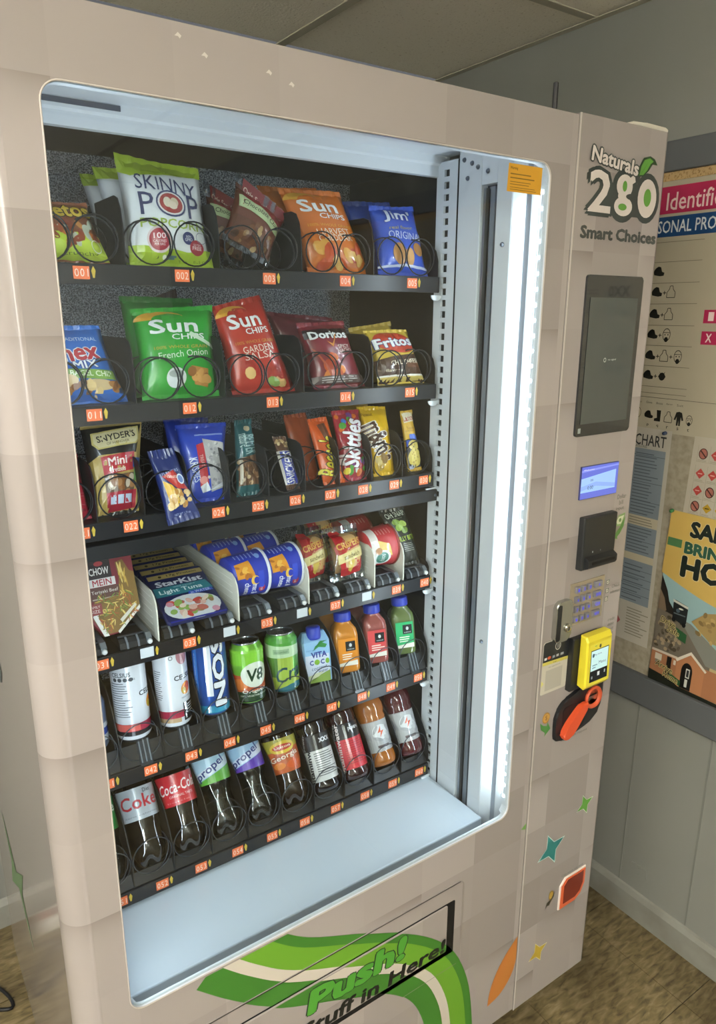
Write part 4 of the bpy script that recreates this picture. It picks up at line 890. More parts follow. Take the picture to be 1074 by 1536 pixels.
Q = {
'cheetos':((0.078,0.290,1.734),(0.188,0.290,1.736),(0.207,0.264,1.656),(0.082,0.264,1.656)),
'pop':((0.240,0.314,1.810),(0.370,0.314,1.801),(0.366,0.264,1.656),(0.236,0.264,1.656)),
'pop2':((0.217,0.345,1.795),(0.341,0.345,1.796),(0.358,0.308,1.656),(0.231,0.308,1.656)),
'pop3':((0.208,0.385,1.789),(0.315,0.385,1.791),(0.342,0.352,1.656),(0.226,0.352,1.656)),
'otis':((0.430,0.301,1.803),(0.523,0.301,1.745),(0.462,0.264,1.660),(0.384,0.264,1.700)),
'otis2':((0.392,0.345,1.792),(0.471,0.345,1.758),(0.440,0.312,1.660),(0.379,0.312,1.685)),
'sunO':((0.507,0.307,1.786),(0.629,0.307,1.790),(0.668,0.264,1.656),(0.538,0.264,1.656)),
'sunO2':((0.490,0.350,1.793),(0.608,0.350,1.799),(0.651,0.308,1.656),(0.527,0.308,1.656)),
'blue':((0.688,0.302,1.772),(0.790,0.302,1.778),(0.799,0.264,1.656),(0.684,0.264,1.656)),
'blue2':((0.661,0.345,1.782),(0.768,0.345,1.789),(0.793,0.308,1.656),(0.673,0.308,1.656)),
'chex':((0.084,0.301,1.565),(0.194,0.301,1.567),(0.217,0.264,1.4585),(0.086,0.264,1.4585)),
'sunG':((0.246,0.309,1.590),(0.380,0.309,1.597),(0.366,0.264,1.4585),(0.240,0.264,1.4585)),
'sunG2':((0.243,0.350,1.610),(0.363,0.350,1.608),(0.364,0.308,1.4585),(0.236,0.308,1.4585)),
'sunG3':((0.284,0.385,1.600),(0.350,0.385,1.624),(0.363,0.352,1.4585),(0.270,0.352,1.4585)),
'sunR':((0.381,0.310,1.595),(0.470,0.310,1.615),(0.509,0.264,1.4585),(0.390,0.264,1.4585)),
'dor':((0.535,0.304,1.568),(0.635,0.304,1.572),(0.656,0.264,1.4585),(0.546,0.264,1.4585)),
'dor2':((0.500,0.350,1.588),(0.640,0.350,1.577),(0.655,0.308,1.4585),(0.528,0.308,1.4585)),
'fri':((0.678,0.299,1.555),(0.779,0.299,1.556),(0.798,0.264,1.4585),(0.687,0.264,1.4585)),
'fri2':((0.674,0.345,1.558),(0.772,0.345,1.570),(0.795,0.308,1.4585),(0.682,0.308,1.4585)),
'red21':((0.082,0.304,1.373),(0.145,0.304,1.376),(0.148,0.264,1.2845),(0.080,0.264,1.2845)),
'snyd':((0.154,0.313,1.423),(0.252,0.313,1.425),(0.221,0.264,1.2845),(0.153,0.264,1.2845)),
'nuts':((0.241,0.262,1.376),(0.284,0.262,1.378),(0.306,0.221,1.273),(0.252,0.221,1.266)),
'krisp':((0.306,0.308,1.406),(0.396,0.308,1.404),(0.367,0.264,1.2845),(0.300,0.264,1.2845)),
'krisp2':((0.300,0.350,1.414),(0.381,0.350,1.408),(0.366,0.308,1.2845),(0.298,0.308,1.2845)),
'teal':((0.412,0.310,1.405),(0.444,0.310,1.406),(0.436,0.264,1.2845),(0.390,0.264,1.2845)),
'snick':((0.477,0.294,1.374),(0.504,0.294,1.372),(0.512,0.259,1.2845),(0.485,0.259,1.2845)),
'rees':((0.555,0.305,1.397),(0.598,0.305,1.399),(0.608,0.256,1.2845),(0.560,0.256,1.2845)),
'rees2':((0.530,0.350,1.401),(0.581,0.350,1.403),(0.584,0.308,1.2845),(0.534,0.308,1.2845)),
'skit':((0.609,0.306,1.408),(0.671,0.306,1.407),(0.657,0.257,1.2845),(0.604,0.257,1.2845)),
'pnut':((0.672,0.312,1.412),(0.740,0.312,1.408),(0.730,0.264,1.2845),(0.680,0.264,1.2845)),
'pnut2':((0.654,0.352,1.418),(0.723,0.352,1.417),(0.729,0.308,1.2845),(0.672,0.308,1.2845)),
'lance':((0.768,0.302,1.397),(0.798,0.302,1.398),(0.797,0.264,1.2845),(0.762,0.264,1.2845)),
'ohsnap':((0.723,0.309,1.196),(0.790,0.309,1.196),(0.801,0.264,1.087),(0.746,0.264,1.087)),
'sand':((0.585,0.307,1.180),(0.668,0.307,1.181),(0.660,0.264,1.087),(0.580,0.264,1.087)),
'sand2':((0.530,0.332,1.178),(0.600,0.332,1.182),(0.590,0.290,1.087),(0.520,0.290,1.087)),
'sand3':((0.575,0.385,1.195),(0.655,0.385,1.198),(0.650,0.345,1.087),(0.575,0.345,1.087)),
}
WH, LIME = '#e9ecec', '#a9c43a'
bag('snack_bag', 'brown and lime cheese puff bag beside the left frame on the top tray', Q['cheetos'], '#8a4b26', [
  R(0, 0, 1, .42, '#b9cf3c')] + blobs(.15, .95, .25, .62, 26, ['#a04a22', '#c46a2a', '#8a3a1c', '#d08a3a', '#b9bfa8'], .07, .05, 3) + OT('cheetos', .55, .80, .85, .27, '#d9b93a', '#2b1d14', 4, .05, .12) + [T('crunchy', .7, .10, .4, .07, '#4d5a1d', 0), Ring(.9, .22, .06, .10, .15, '#e9ecd8')], group='snack bags')
pop = [R(0, .90, 1, 1.0, LIME), P([(0, 1), (0, .84), (.12, .80), (.3, .86), (1, .90), (1, 1)], LIME), R(0, 0, 1, .085, LIME), P([(0, .16), (.35, .14), (.7, .11), (1, .15), (1, 0), (0, 0)], LIME),
  T('SKINNY', .52, .735, .74, .15, '#3a4066', -3), T('P', .24, .535, .17, .22, '#3a4066', 0, .01), T('P', .82, .545, .16, .24, '#3a4066', 0, .01),
  El(.53, .545, .185, .13, '#454b70'), El(.53, .545, .165, .113, '#e2ddd8'), El(.53, .545, .145, .098, '#a8453f'), El(.48, .55, .05, .05, '#e3d6bd'), El(.57, .56, .05, .045, '#d9c9a8'), El(.54, .525, .06, .04, '#ead9c0'),
  T('POPCORN', .54, .355, .80, .085, '#a6bd4a', 0, .02), El(.34, .205, .145, .115, '#dcc9c6'), El(.34, .205, .12, .095, '#a52f3f'), T('100', .34, .235, .14, .05, '#f1dede', 0, .02), T('CALORIES', .34, .19, .15, .022, '#f1dede'), T('PER BAG', .34, .163, .12, .022, '#f1dede'),
  El(.70, .235, .075, .058, '#39406a'), T('NON', .70, .25, .06, .022, WH), T('GMO', .70, .222, .09, .028, WH), El(.80, .155, .09, .07, '#a33a44'), T('FREE', .80, .15, .12, .032, '#f4dfe0', 0, .02), T('GLUTEN', .80, .18, .10, .018, '#f4dfe0'), Ring(.87, .25, .07, .055, .1, '#8b91a6'), El(.30, .06, .03, .02, '#4d5a1d'), El(.40, .06, .025, .02, '#e9ecd8'), T('NET WT 0.65 OZ', .74, .035, .4, .02, '#56661f'), T('WOODEN POPPED', .50, .87, .5, .018, '#6b7d22'), R(.42, .045, .54, .075, '#5d7d8a')]
bag('snack_bag', 'big white and lime popcorn bag in front of the 002 lane', Q['pop'], WH, pop, seal=LIME, bulge=.021, group='snack bags', seed=1, seal_h=(.05, .09))
bag('snack_bag', 'white and lime popcorn bag directly behind the big front one', Q['pop2'], '#dfe2e6', [P([(0, 1), (0, .88), (1, .90), (1, 1)], LIME)], seal=LIME, bulge=.016, group='snack bags', seed=2, seal_h=(.05, .10))
bag('snack_bag', 'white and lime popcorn bag rearmost of the three', Q['pop3'], '#dfe2e6', [P([(0, 1), (0, .88), (1, .90), (1, 1)], LIME)], seal=LIME, bulge=.014, group='snack bags', seed=3, seal_h=(.05, .10))
def muffin(q, label, seed):
    t = bag('wrapped_muffin', label, q, '#6b3a2a', [P([(.12, 1), (.97, 1), (.97, .60), (.12, .55)], '#8d2b2e'), P([(.05, .70), (.90, .60), (.92, .44), (.07, .52)], '#b6c795'), T('Otis Spunkmeyer', .54, .81, .80, .13, '#e6cdb8', -4, .02), T('Chocolate Chip', .5, .575, .76, .10, '#3d3320', -5, .015, .2), P([(.02, .40), (.85, .32), (.9, .10), (.1, .05)], '#5d3524')] + blobs(.12, .85, .08, .36, 14, ['#8a6a48', '#3f241a', '#6d4329', '#a58a60'], .06, .04, seed), bulge=.022, seed=seed, seal='clear', seal_h=(.14, .20), pinch=.12)
    return t
muffin(Q['otis'], 'tilted chocolate muffin in red and clear wrapper behind the 003 tag', 4)
muffin(Q['otis2'], 'chocolate muffin wrapper behind the tilted red one', 5)
def sunchips(q, c, label, flavor, fc, seed, full=True, group='snack bags', extra=()):
    d = []
    if full:
        d = [P([(.30 + .3 * math.cos(a), .86 + .11 * math.sin(a)) for a in [PI * k / 10 for k in range(11)]], '#d9a13a'), P([(.36 + .2 * math.cos(a) + .04, .86 + .07 * math.sin(a)) for a in [PI * k / 10 for k in range(11)]], c),
          T('Sun', .46, .775, .62, .17, WH, 0, .04), T('CHIPS', .62, .645, .44, .065, WH, 0, .02), T('100% WHOLE GRAIN', .52, .53, .7, .035, fc[1])]
        for i, s in enumerate(flavor): d.append(T(s, .54, .455 - .075 * i, .66 if len(flavor) == 1 else .56, .075, fc[0], 3, .01))
        d += list(extra)
    bag('snack_bag', label, q, c, d, bulge=.019, group=group, seed=seed)
sunchips(Q['sunO'], '#cf6f24', 'orange whole grain chip bag in front of the 004 lane', ['HARVEST', 'CHEDDAR'], ('#efe3cc', '#e0a83a'), 6, extra=blobs(.15, .9, .06, .30, 12, ['#d9a04a', '#c4502a', '#e0b060', '#b8452a'], .11, .06, 8))
sunchips(Q['sunO2'], '#cf6f24', 'orange chip bag behind the front orange one', [], None, 7, False)
bag('snack_bag', 'blue cookie bag in front of the 005 lane', Q['blue'], '#3556c0', OT("Jim'", .5, .82, .6, .22, '#dfe4f2', '#24409a', -4, .04, .09) + [T('ORIGINAL', .58, .52, .75, .11, '#c9d4f0', -4), T('real flavor', .5, .64, .5, .05, '#b9a84a'), El(.40, .27, .14, .15, '#b98248', 20), El(.60, .22, .09, .13, '#c79356'), El(.80, .33, .12, .09, '#b07a40', -30), P([(0, .10), (.5, .13), (1, .09), (1, .06), (.5, .095), (0, .07)], '#c9d0e8')], bulge=.02, group='snack bags', seed=8)
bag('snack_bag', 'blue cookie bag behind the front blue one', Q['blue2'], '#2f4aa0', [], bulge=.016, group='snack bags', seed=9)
bag('snack_bag', 'blue snack mix bag beside the left frame on the second tray', Q['chex'], '#2f6fc4', [T('TRADITIONAL', .62, .80, .5, .05, '#cfe0f2')] + OT('Chex', .48, .62, .72, .24, '#b9303a', '#e6e9ec', 4, .05, .11) + OT('MIX', .62, .46, .3, .10, WH, '#243f8a', 4, .04, .12) + [P([(.25, .42), (.95, .38), (.95, .26), (.25, .30)], '#7ba24a'), T('BAGEL CHIP', .66, .345, .5, .07, '#e3e9d0', -3, .03), El(.35, .27, .14, .08, '#d2b485'), El(.70, .20, .22, .07, '#cbb083')] + blobs(.15, .95, .10, .22, 14, ['#a8743c', '#c99a5c', '#7d4c25', '#dbbd84'], .06, .04, 4) + [R(0, .0, 1, .09, '#2a66bb')], bulge=.02, group='snack bags', seed=10)
sunchips(Q['sunG'], '#2f9a35', 'green whole grain chip bag in front of the 012 lane', ['French Onion'], ('#dfeadb', '#c9a13a'), 11, extra=[El(.42, .20, .13, .11, '#cfd3cf'), El(.42, .24, .10, .04, '#9aa39a'), P([(.62, .32), (.86, .28), (.84, .08), (.66, .12)], '#b07a3c')] + blobs(.62, .85, .10, .28, 6, ['#c99450', '#8f5a28'], .06, .05, 3) + [P([(.62, .66), (.98, .50), (.96, .55), (.66, .70)], '#cfe6cc')])
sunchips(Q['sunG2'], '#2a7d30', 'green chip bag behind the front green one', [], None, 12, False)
bag('snack_bag', 'dark brown bag peeking over the green chip bags', Q['sunG3'], '#3d2422', [], bulge=.012, group='snack bags', seed=13)
sunchips(Q['sunR'], '#b23327', 'red whole grain chip bag in front of the 013 lane', ['GARDEN', 'SALSA'], ('#e6cfc0', '#c98f3a'), 14, extra=blobs(.25, .9, .08, .28, 10, ['#c4502e', '#a2281f', '#8fae5a', '#d9b070'], .09, .06, 12))
bag('snack_bag', 'maroon tortilla chip bag in front of the 014 lane', Q['dor'], '#7a2230', [R(.04, .74, .96, .88, '#2b1a1c')] + [T('Doritos', .50, .78, .78, .13, WH, 0, .06), P([(.60, .76), (.50, .58), (.40, .68), (.50, .63), (.66, .80)], '#d58a3a'), T('SPICY', .72, .585, .26, .06, '#e0c9c4', 4, .02), T('NACHO', .72, .52, .3, .06, '#e0c9c4', 4, .02)] + blobs(.25, .6, .15, .45, 9, ['#c4562a', '#d9803a', '#a83c20'], .09, .08, 7) + [P([(.08, .6), (.14, .55), (.40, .1), (.34, .1)], '#b0543a'), R(0, .05, 1, .16, '#6b5a58')] + lines(.15, .9, .06, .15, 3, '#c9c2c0', .4, 6), bulge=.02, group='snack bags', seed=15)
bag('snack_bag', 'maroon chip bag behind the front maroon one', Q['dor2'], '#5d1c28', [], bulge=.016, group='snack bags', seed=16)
bag('snack_bag', 'yellow and brown corn chip bag in front of the 015 lane', Q['fri'], '#d3b548', [P([(0, .0), (0, .42), (.3, .46), (1, .52), (1, 0)], '#4d3426'), El(.52, .74, .46, .21, '#b8402c', -6)] + OT('Fritos', .50, .74, .88, .19, WH, '#2b3a7a', 4, .05, .11) + [T('CHILI CHEESE', .60, .36, .66, .085, '#efe3cc', 3, .03), R(.62, .26, .92, .34, '#6b4530'), T('flavored', .35, .22, .4, .05, '#e9dcc0'), R(0, .03, 1, .13, '#d9c06a'), R(0, .11, 1, .14, '#efe9dc')], bulge=.019, group='snack bags', seed=17)
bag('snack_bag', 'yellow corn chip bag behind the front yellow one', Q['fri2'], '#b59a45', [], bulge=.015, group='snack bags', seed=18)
bag('snack_bag', 'red bag beside the left frame on the third tray', Q['red21'], '#b3293a', [R(.1, .1, .9, .14, '#8e1f2e')] + lines(.4, .95, .18, .4, 5, '#c96a6e', .25, 2), bulge=.014, group='snack bags', seed=19)
bag('snack_bag', 'black and gold mini pretzel bag in front of the 022 lane', Q['snyd'], '#2a2825', [P([(0, .0), (0, .55), (.2, .62), (.9, .62), (1, .98), (1, 0)], '#b59a55'), R(0, .92, 1, .955, '#b59a55'), P([(.12, .86), (.93, .905), (.96, .76), (.9, .715), (.2, .68), (.11, .74)], '#c9b873'), P([(.15, .845), (.90, .89), (.93, .765), (.88, .728), (.22, .697), (.14, .75)], '#d6cba0')] + [T("SNYDER'S", .535, .808, .68, .075, '#2b2620', 6, .035)] + [T('OF HANOVER', .56, .742, .4, .028, '#4d4538', 5), P([(.22, .60), (.86, .63), (.88, .44), (.25, .40)], '#b22f3a'), T('Mini', .52, .545, .36, .09, '#f0dfda', 4, .04), T('Pretzels', .52, .455, .30, .05, '#f0dfda', 4, .02), P([(.24, .39), (.88, .41), (.84, .12), (.28, .10)], '#6d5746')] + blobs(.32, .85, .2, .38, 14, ['#8a5a34', '#a5764a', '#4d3524', '#c9b8a0'], .07, .04, 9) + [P([(.26, .22), (.9, .23), (.9, .04), (.28, .02)], '#a42a38'), R(.34, .10, .46, .19, '#b9c6d6'), R(.50, .10, .62, .19, '#b9c6d6'), R(.66, .10, .80, .19, '#b9c6d6'), R(.84, .32, .98, .52, '#6fa05a'), R(.82, .46, .98, .56, '#3a5a9a')], bulge=.017, group='snack bags', seed=20)
bag('peanut_packet', 'small navy peanut packet hanging over the third tray rail', Q['nuts'], '#232f66', [T('PLANTERS', .50, .68, .6, .04, '#a9b3d6', 8), P([(.18, .64), (.62, .70), (.92, .40), (.55, .44)], '#b8342f'), T('Peanuts', .46, .62, .4, .05, '#f0dcc8', -12), P([(.16, .58), (.40, .50), (.52, .40), (.48, .24), (.20, .22)], '#d6a72e'), El(.76, .56, .13, .075, '#dfe6ee'), El(.76, .56, .10, .055, '#6f8ac0')] + blobs(.18, .88, .20, .40, 22, ['#d6b071', '#c49653', '#e2c48c', '#b5823f'], .11, .035, 4) + [T('NET WT 1.75 oz', .5, .10, .5, .03, '#b9c0da')], bulge=.010, group='candy and bars', seed=21, seal_h=(.12, .14))
kr = [P([(.30, .72), (.46, .75), (.56, .12), (.34, .18)], '#b8303c'), P([(.44, .80), (.92, .73), (.94, .14), (.62, .10), (.56, .40), (.50, .52)], '#b6b4b4')] + blobs(.52, .92, .18, .74, 40, ['#8d8c90', '#cfcdca', '#a3a1a4'], .03, .018, 6) + [T('TREATS', .405, .50, .30, .05, '#efc9c4', -82), T('KRISPIES', .24, .40, .52, .10, '#c9d4ee', -82, .03), P([(.34, .18), (.5, .24), (.6, .13), (.94, .22), (.94, .16), (.4, .10)], '#d9dce2'), R(.3, .84, .9, .86, '#8fa4e0'), El(.42, .26, .09, .05, '#d98a84')]
bag('treat_bar', 'blue cereal treat pack with red label in front of the 024 lane', Q['krisp'], '#2544b8', kr, bulge=.014, group='candy and bars', seed=22)
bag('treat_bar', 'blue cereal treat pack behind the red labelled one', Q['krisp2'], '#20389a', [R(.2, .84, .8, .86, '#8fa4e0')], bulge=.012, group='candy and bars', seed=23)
bag('granola_bar', 'teal granola bar with brown clusters on the third tray', Q['teal'], '#1f5a60', [P([(.08, .02 + .10), (.92, .12), (.92, .52), (.08, .48)], '#6b4a34')] + blobs(.12, .9, .14, .48, 20, ['#8a6344', '#4d3324', '#a98a68', '#c2a884'], .12, .03, 3) + [R(.12, .14, .24, .46, '#c9bfae'), T('BETTER', .70, .66, .88, .20, '#9fc2c2', -86, .03), T('nature', .35, .72, .6, .12, '#b9cfcb', -86), El(.6, .88, .18, .04, '#b5a58a')], bulge=.011, group='candy and bars', seed=24, pinch=.02)
bag('candy_bar', 'slim brown chocolate bar with blue and white lettering', Q['snick'], '#5a3826', [R(.0, .08, 1, .72, '#d9d4d0'), R(.10, .09, .92, .71, '#3a46a8'), T('SNICKERS', .5, .40, 2.1, .165, '#f0eef2', 84, .03)] + blobs(.15, .85, .78, .95, 10, ['#b89a6c', '#8a6a44', '#d2b88c'], .16, .03, 5), bulge=.008, group='candy and bars', seed=25, pinch=.02)
bag('candy_bar', 'orange peanut butter cup pack with yellow script on the third tray', Q['rees'], '#d2591f', [P([(.35, .90), (.75, .92), (.8, .62), (.5, .62)], '#6b3a22'), P([(.62, .5), (.9, .45), (.85, .15), (.6, .2)], '#8a4a24')] + OT("Reese's", .46, .40, 1.65, .30, '#e0cf3a', '#4d2a16', 76, .03, .09, .15), bulge=.010, group='candy and bars', seed=26, pinch=.03)
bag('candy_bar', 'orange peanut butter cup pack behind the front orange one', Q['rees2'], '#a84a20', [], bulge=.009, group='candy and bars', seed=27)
bag('candy_bag', 'red rainbow candy bag with white lettering on the third tray', Q['skit'], '#a32238', blobs(.1, .92, .70, .96, 14, ['#4d9a3a', '#d9c23a', '#7a3f9a', '#d9702a', '#3a6ab8'], .10, .04, 3) + blobs(.1, .92, .08, .30, 14, ['#4d9a3a', '#d9c23a', '#7a3f9a', '#d9702a', '#c9d0c0'], .11, .045, 4) + blobs(.7, .95, .5, .7, 4, ['#d9c23a', '#d9702a'], .09, .04, 5) + OT('Skittles', .46, .53, 1.62, .32, '#e6e4e6', '#7a1528', 76, .05, .11), bulge=.013, group='candy and bars', seed=28)
bag('candy_bag', 'bright yellow chocolate peanut bag with brown lettering', Q['pnut'], '#d9ad1e', OT("m&m's", .46, .48, 1.35, .34, '#4d3426', '#e9e2d4', -72, .05, .13) + [T('Peanut', .2, .88, .35, .05, '#6b4a1c', 0)] + blobs(.15, .6, .10, .26, 9, ['#8a6a34', '#c9b06a', '#5d4426', '#a98a3c'], .12, .05, 6), bulge=.014, group='candy and bars', seed=29)
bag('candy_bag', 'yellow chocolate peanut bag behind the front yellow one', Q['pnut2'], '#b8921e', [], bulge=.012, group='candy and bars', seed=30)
bag('cracker_pack', 'slim yellow cracker pack with two round crackers showing', Q['lance'], '#d3a93a', [P([(.08, .98), (.94, .98), (.94, .82), (.08, .80)], '#e6ddc4'), T('Lance', .5, .88, .8, .10, '#b03a4a', 4, .03), T('Toasty', .5, .70, .6, .06, '#8a5a22'), R(.1, .655, .9, .665, '#a8812c'), P([(.06, .50), (.94, .58), (.94, .48), (.06, .36)], '#3450a8'), R(.30, .52, .70, .60, '#5f7ad0'), R(.04, .04, .96, .40, '#23262c'), El(.55, .42, .40, .085, '#d9c46a'), El(.55, .205, .46, .155, '#dcc76c')] + blobs(.3, .8, .12, .30, 9, ['#a8893a'], .04, .012, 8) + blobs(.3, .8, .38, .46, 5, ['#a8893a'], .04, .012, 9) + [P([(.1, .06), (.3, .10), (.5, .06), (.4, .02), (.15, .02)], '#b9c2da')], bulge=.009, group='candy and bars', seed=31, pinch=.02)
bag('pickle_pouch', 'black pickle pouch at the end of the fourth tray', Q['ohsnap'], '#22261f', [T('OH SNAP!', .5, .90, .78, .10, '#cfd6c4', 5, .02), T('pickling co', .5, .82, .4, .03, '#9aa392', 5)] + [El(.42, .66, .17, .06, '#8fae4a', 20), El(.62, .72, .15, .055, '#a3bd5c', -15), El(.36, .76, .15, .05, '#7c9a3e', 10), El(.6, .60, .14, .05, '#6d8a38', 25)] + [T('DILLY BITES', .56, .46, .82, .085, '#a9c43a', 3, .02)] + lines(.35, .85, .22, .38, 5, '#a9ada2', .25, 3), bulge=.013, cat='pouch', seed=32)
def sandwich(q, label, seed):
    d = [P([(.14, .96), (.40, .92), (.50, .72), (.86, .62), (.84, .10), (.40, .06), (.30, .30), (.20, .62)], '#b0262a'), El(.52, .52, .36, .34, '#c9a06a') if seed % 2 else El(.62, .48, .30, .34, '#bf9560'), P([(.12, .92), (.34, .90), (.44, .62), (.30, .32), (.42, .10), (.60, .12), (.56, .06), (.30, .04), (.18, .3), (.16, .6)], '#b0262a'),
      P([(.10, .62), (.92, .74), (.94, .60), (.12, .46)], '#a3382c'), T('CRISPERS', .52, .635, .74, .13, '#dcae5a', 8, .05), P([(.14, .44), (.92, .56), (.90, .38), (.16, .28)], '#d9c98a'), T('sandwich', .54, .415, .5, .09, '#6b5a2a', 8, .02), P([(.40, .30), (.62, .33), (.55, .12), (.44, .16)], '#cdb04a')]
    return bag('wrapped_sandwich', label, q, '#8d8f8c', d, cat='sandwich', bulge=.026, seed=seed, clear=True, group='wrapped sandwiches', pinch=.10, seal_h=(.12, .14))
sandwich(Q['sand'], 'foremost plastic wrapped sandwich with red and yellow label', 33)
sandwich(Q['sand2'], 'plastic wrapped sandwich tucked beside the blue cups', 34)
sandwich(Q['sand3'], 'rearmost plastic wrapped sandwich with red label', 35)
# ------------------------------------------------------------------ fourth tray: boxes, pouches, cups
def posed(name, label, cat, loc, lean=0.0, spin=0.0, roll=0.0, group=None):
    t = thing(name, label, cat, loc, (0, 0, 0), group); t.rotation_mode = 'ZYX'; t.rotation_euler = (-lean, roll, spin); return t
BT = 1.0856
t = posed('noodle_box', 'maroon chow mein noodle carton leaning beside the left frame', 'carton', (.172, .262, 1.0860), .36, -.05)
oc = [(-.041, .030), (-.041, .128), (.041, .128), (.041, .034), (.000, .0005), (-.022, .000)]
prism('carton', oc, 'y', 0, .034, mat('carton_maroon', '#7a2430', .45), t, .0015)
d = [P([(-.041, .128), (.041, .128), (.041, .095), (-.041, .095)], '#7a2430'), R(-.032, .086, .006, .122, '#2b2022'), El(-.012, .117, .007, .004, '#a3343a'), T('CHOW', -.013, .105, .031, .012, '#e6e0dc', 0, .03), R(-.031, .080, .010, .093, '#d9d2cf'), T('MEIN', -.011, .0865, .030, .0105, '#a32a38', 0, .03), R(-.036, .058, .020, .079, '#5d3a34'), T('Teriyaki Beef', -.009, .071, .042, .007, '#dcd2c8', 0, .01), R(-.030, .0595, .012, .0615, '#a8988c'),
  P([(.014, .115), (.026, .118), (.034, .098), (.041, .095), (.041, .036), (.000, .003), (-.022, .003), (-.034, .030), (-.028, .058), (.012, .062), (.016, .09)], '#7d5f2c'), P([(-.034, .034), (-.022, .000), (-.014, .000), (-.026, .03), (-.024, .05)], '#e0ddd6'), P([(.041, .040), (.000, .004), (.002, .000), (.041, .034)], '#d9d5cc')]
rg = random.Random(3)
for k in range(150):
    a, b_ = rg.uniform(-.024, .036), rg.uniform(.008, .066)
    if a > .0 and b_ < (a) * .85 + .002: continue
    d.append(El(a, b_, .0055, .0008, rg.choice(['#c9a44a', '#8a6a2a', '#dcc070', '#6b5a24', '#a3542c', '#6d8a3a']), rg.uniform(0, 180), 8))
for k in range(16): d.append(El(.022 + rg.uniform(-.006, .006), rg.uniform(.066, .112), .0012, .010, rg.choice(['#c9a44a', '#a8863c', '#dcc070']), rg.uniform(-12, 12), 8))
d += [R(-.0405, .036, -.018, .054, '#8a3a3c'), T('FAMILY', -.029, .049, .016, .004, '#e0cfc8'), T('SIZE', -.029, .042, .014, .005, '#e0cfc8'), P([(.006, .022), (.034, .044), (.036, .040), (.009, .017)], '#cfc9b8')]
lay('print', lambda u, v: (Vector((u, 0, v)), Vector((0, -1, 0))), 1, 1, d, t, ink('carton_ink', .4))
for k in range(7):
    lb = 'front tuna pouch with salad picture on the conveyor' if k == 0 else ('second', 'third', 'fourth', 'fifth', 'sixth', 'seventh')[k - 1] + ' tuna pouch from the front with gold strip showing'
    t = posed('tuna_pouch', lb, 'pouch', (.303, .243 + .0355 * k, 1.0865), 1.20, group='tuna pouches')
    po = [(-.055, .006), (-.050, 0), (.050, 0), (.055, .006), (.053, .128), (.048, .132), (-.048, .132), (-.053, .128)]
    prism('pouch', po, 'y', -.004, .004, mat('pouch_navy', '#1d2350', .35), t, .002)
    d = [R(-.050, .112, .050, .124, '#a8935a'), T('17g Protein', .012, .118, .055, .007, '#3d3416', 0, .02), El(-.028, .118, .003, .003, '#3d3416', 0, 8), T('StarKist', .0, .099, .085, .014, '#d6dae6', 0, .05)]
    if k == 0: d += [P([(-.052, .066), (.052, .066), (.046, .090), (-.050, .090)], '#2c7f8c'), T('wild caught', .005, .086, .04, .004, '#b9dde0'), T('Light Tuna', -.004, .076, .078, .013, '#dff0f2', 0, .03), P([(.004, .060), (.050, .060), (.048, .068), (.006, .068)], '#2b50b8'), T('in WATER', .027, .064, .036, .006, '#cfdcf2'), El(.0, .030, .050, .031, '#cfd3d6')] + blobs(-.038, .038, .012, .048, 34, ['#b8675c', '#d9b0a2', '#8fae5a', '#c94f45', '#e0cdb8', '#a3805c', '#c48a9a'], .008, .0055, 4) + [R(-.050, .0, .050, .004, '#2a2f8a')]
    lay('print', lambda u, v: (Vector((u, -.004, v)), Vector((0, -1, 0))), 1, 1, d, t, ink('film_ink', .3, .25))
def cup(label, loc, blue, group, spin=0.0):
    t = thing('pasta_cup' if blue else 'soup_cup', label, 'cup', loc, (0, PI / 2, spin), group)
    pr = [(.034, 0), (.036, .001), (.0418, .064), (.0418, .0642)]
    lathe('cup_body', pr, mat('cup_blue', '#2336a8', .35) if blue else mat('cup_red', '#b8323a', .35), t, 30)
    lathe('cup_rim', [(.0418, .064), (.0436, .0645), (.0438, .068), (.0424, .0695), (.0415, .0695)], mat('rim_white', '#d9dce2', .4) if blue else mat('rim_red', '#8f3a34', .4), t, 30)
    lathe('cup_lid', [(.0415, .0680), (.0415, .0688)], mat('lid_foil', '#c6cad2', .3) if blue else mat('lid_red', '#a8443c', .4), t, 30)
    def S(u, v):
        a = (u - .5) * 2 * PI; r = .036 + (.0418 - .036) * (v * .064 - .001) / .063; n = Vector((math.sin(a), -math.cos(a), 0)); return Vector((n.x * r, n.y * r, v * .064)), n
    if blue: d = [P([(.36, .08), (.48, .10), (.47, .62), (.345, .52)], '#d68f2a')] + blobs(.365, .465, .14, .5, 12, ['#c47a1e', '#e3ae4a', '#a8641a'], .022, .05, 2) + [El(.50, .60, .035, .12, '#e3b84a'), El(.50, .64, .025, .08, '#2336a8'), T('mac &', .575, .60, .095, .17, '#e6e9f4', 0, .03), T('cheese', .575, .38, .12, .17, '#e6e9f4', 0, .03), El(.575, .82, .035, .09, '#b8324a'), T('Kraft', .575, .82, .045, .08, WH), R(.44, .70, .56, .86, '#2f48c0')] + lines(.26, .34, .15, .8, 6, '#8fa0e0', .3, 3) + [El(.32, .82, .025, .07, '#7fa4e0')]
    else: d = [R(.25, .06, .75, .30, '#d9d0c8'), R(.25, .30, .75, .34, '#e6dfd6'), P([(.40, .32), (.52, .36), (.54, .80), (.44, .70)], '#d2b04a'), El(.555, .45, .07, .30, '#dfe4e2'), El(.555, .45, .055, .22, '#3a7a68'), T('soup', .555, .45, .07, .18, '#dfe9e4'), El(.49, .30, .03, .12, '#a8743c')] + lines(.30, .38, .36, .9, 5, '#d98a86', .3, 4)
    lay('print', S, 2 * PI * .039, .064, d, t, ink('film_ink'), [k / 30 for k in range(1, 30)], [], .0005)
    return t
cx_ = (.3765, .4455)
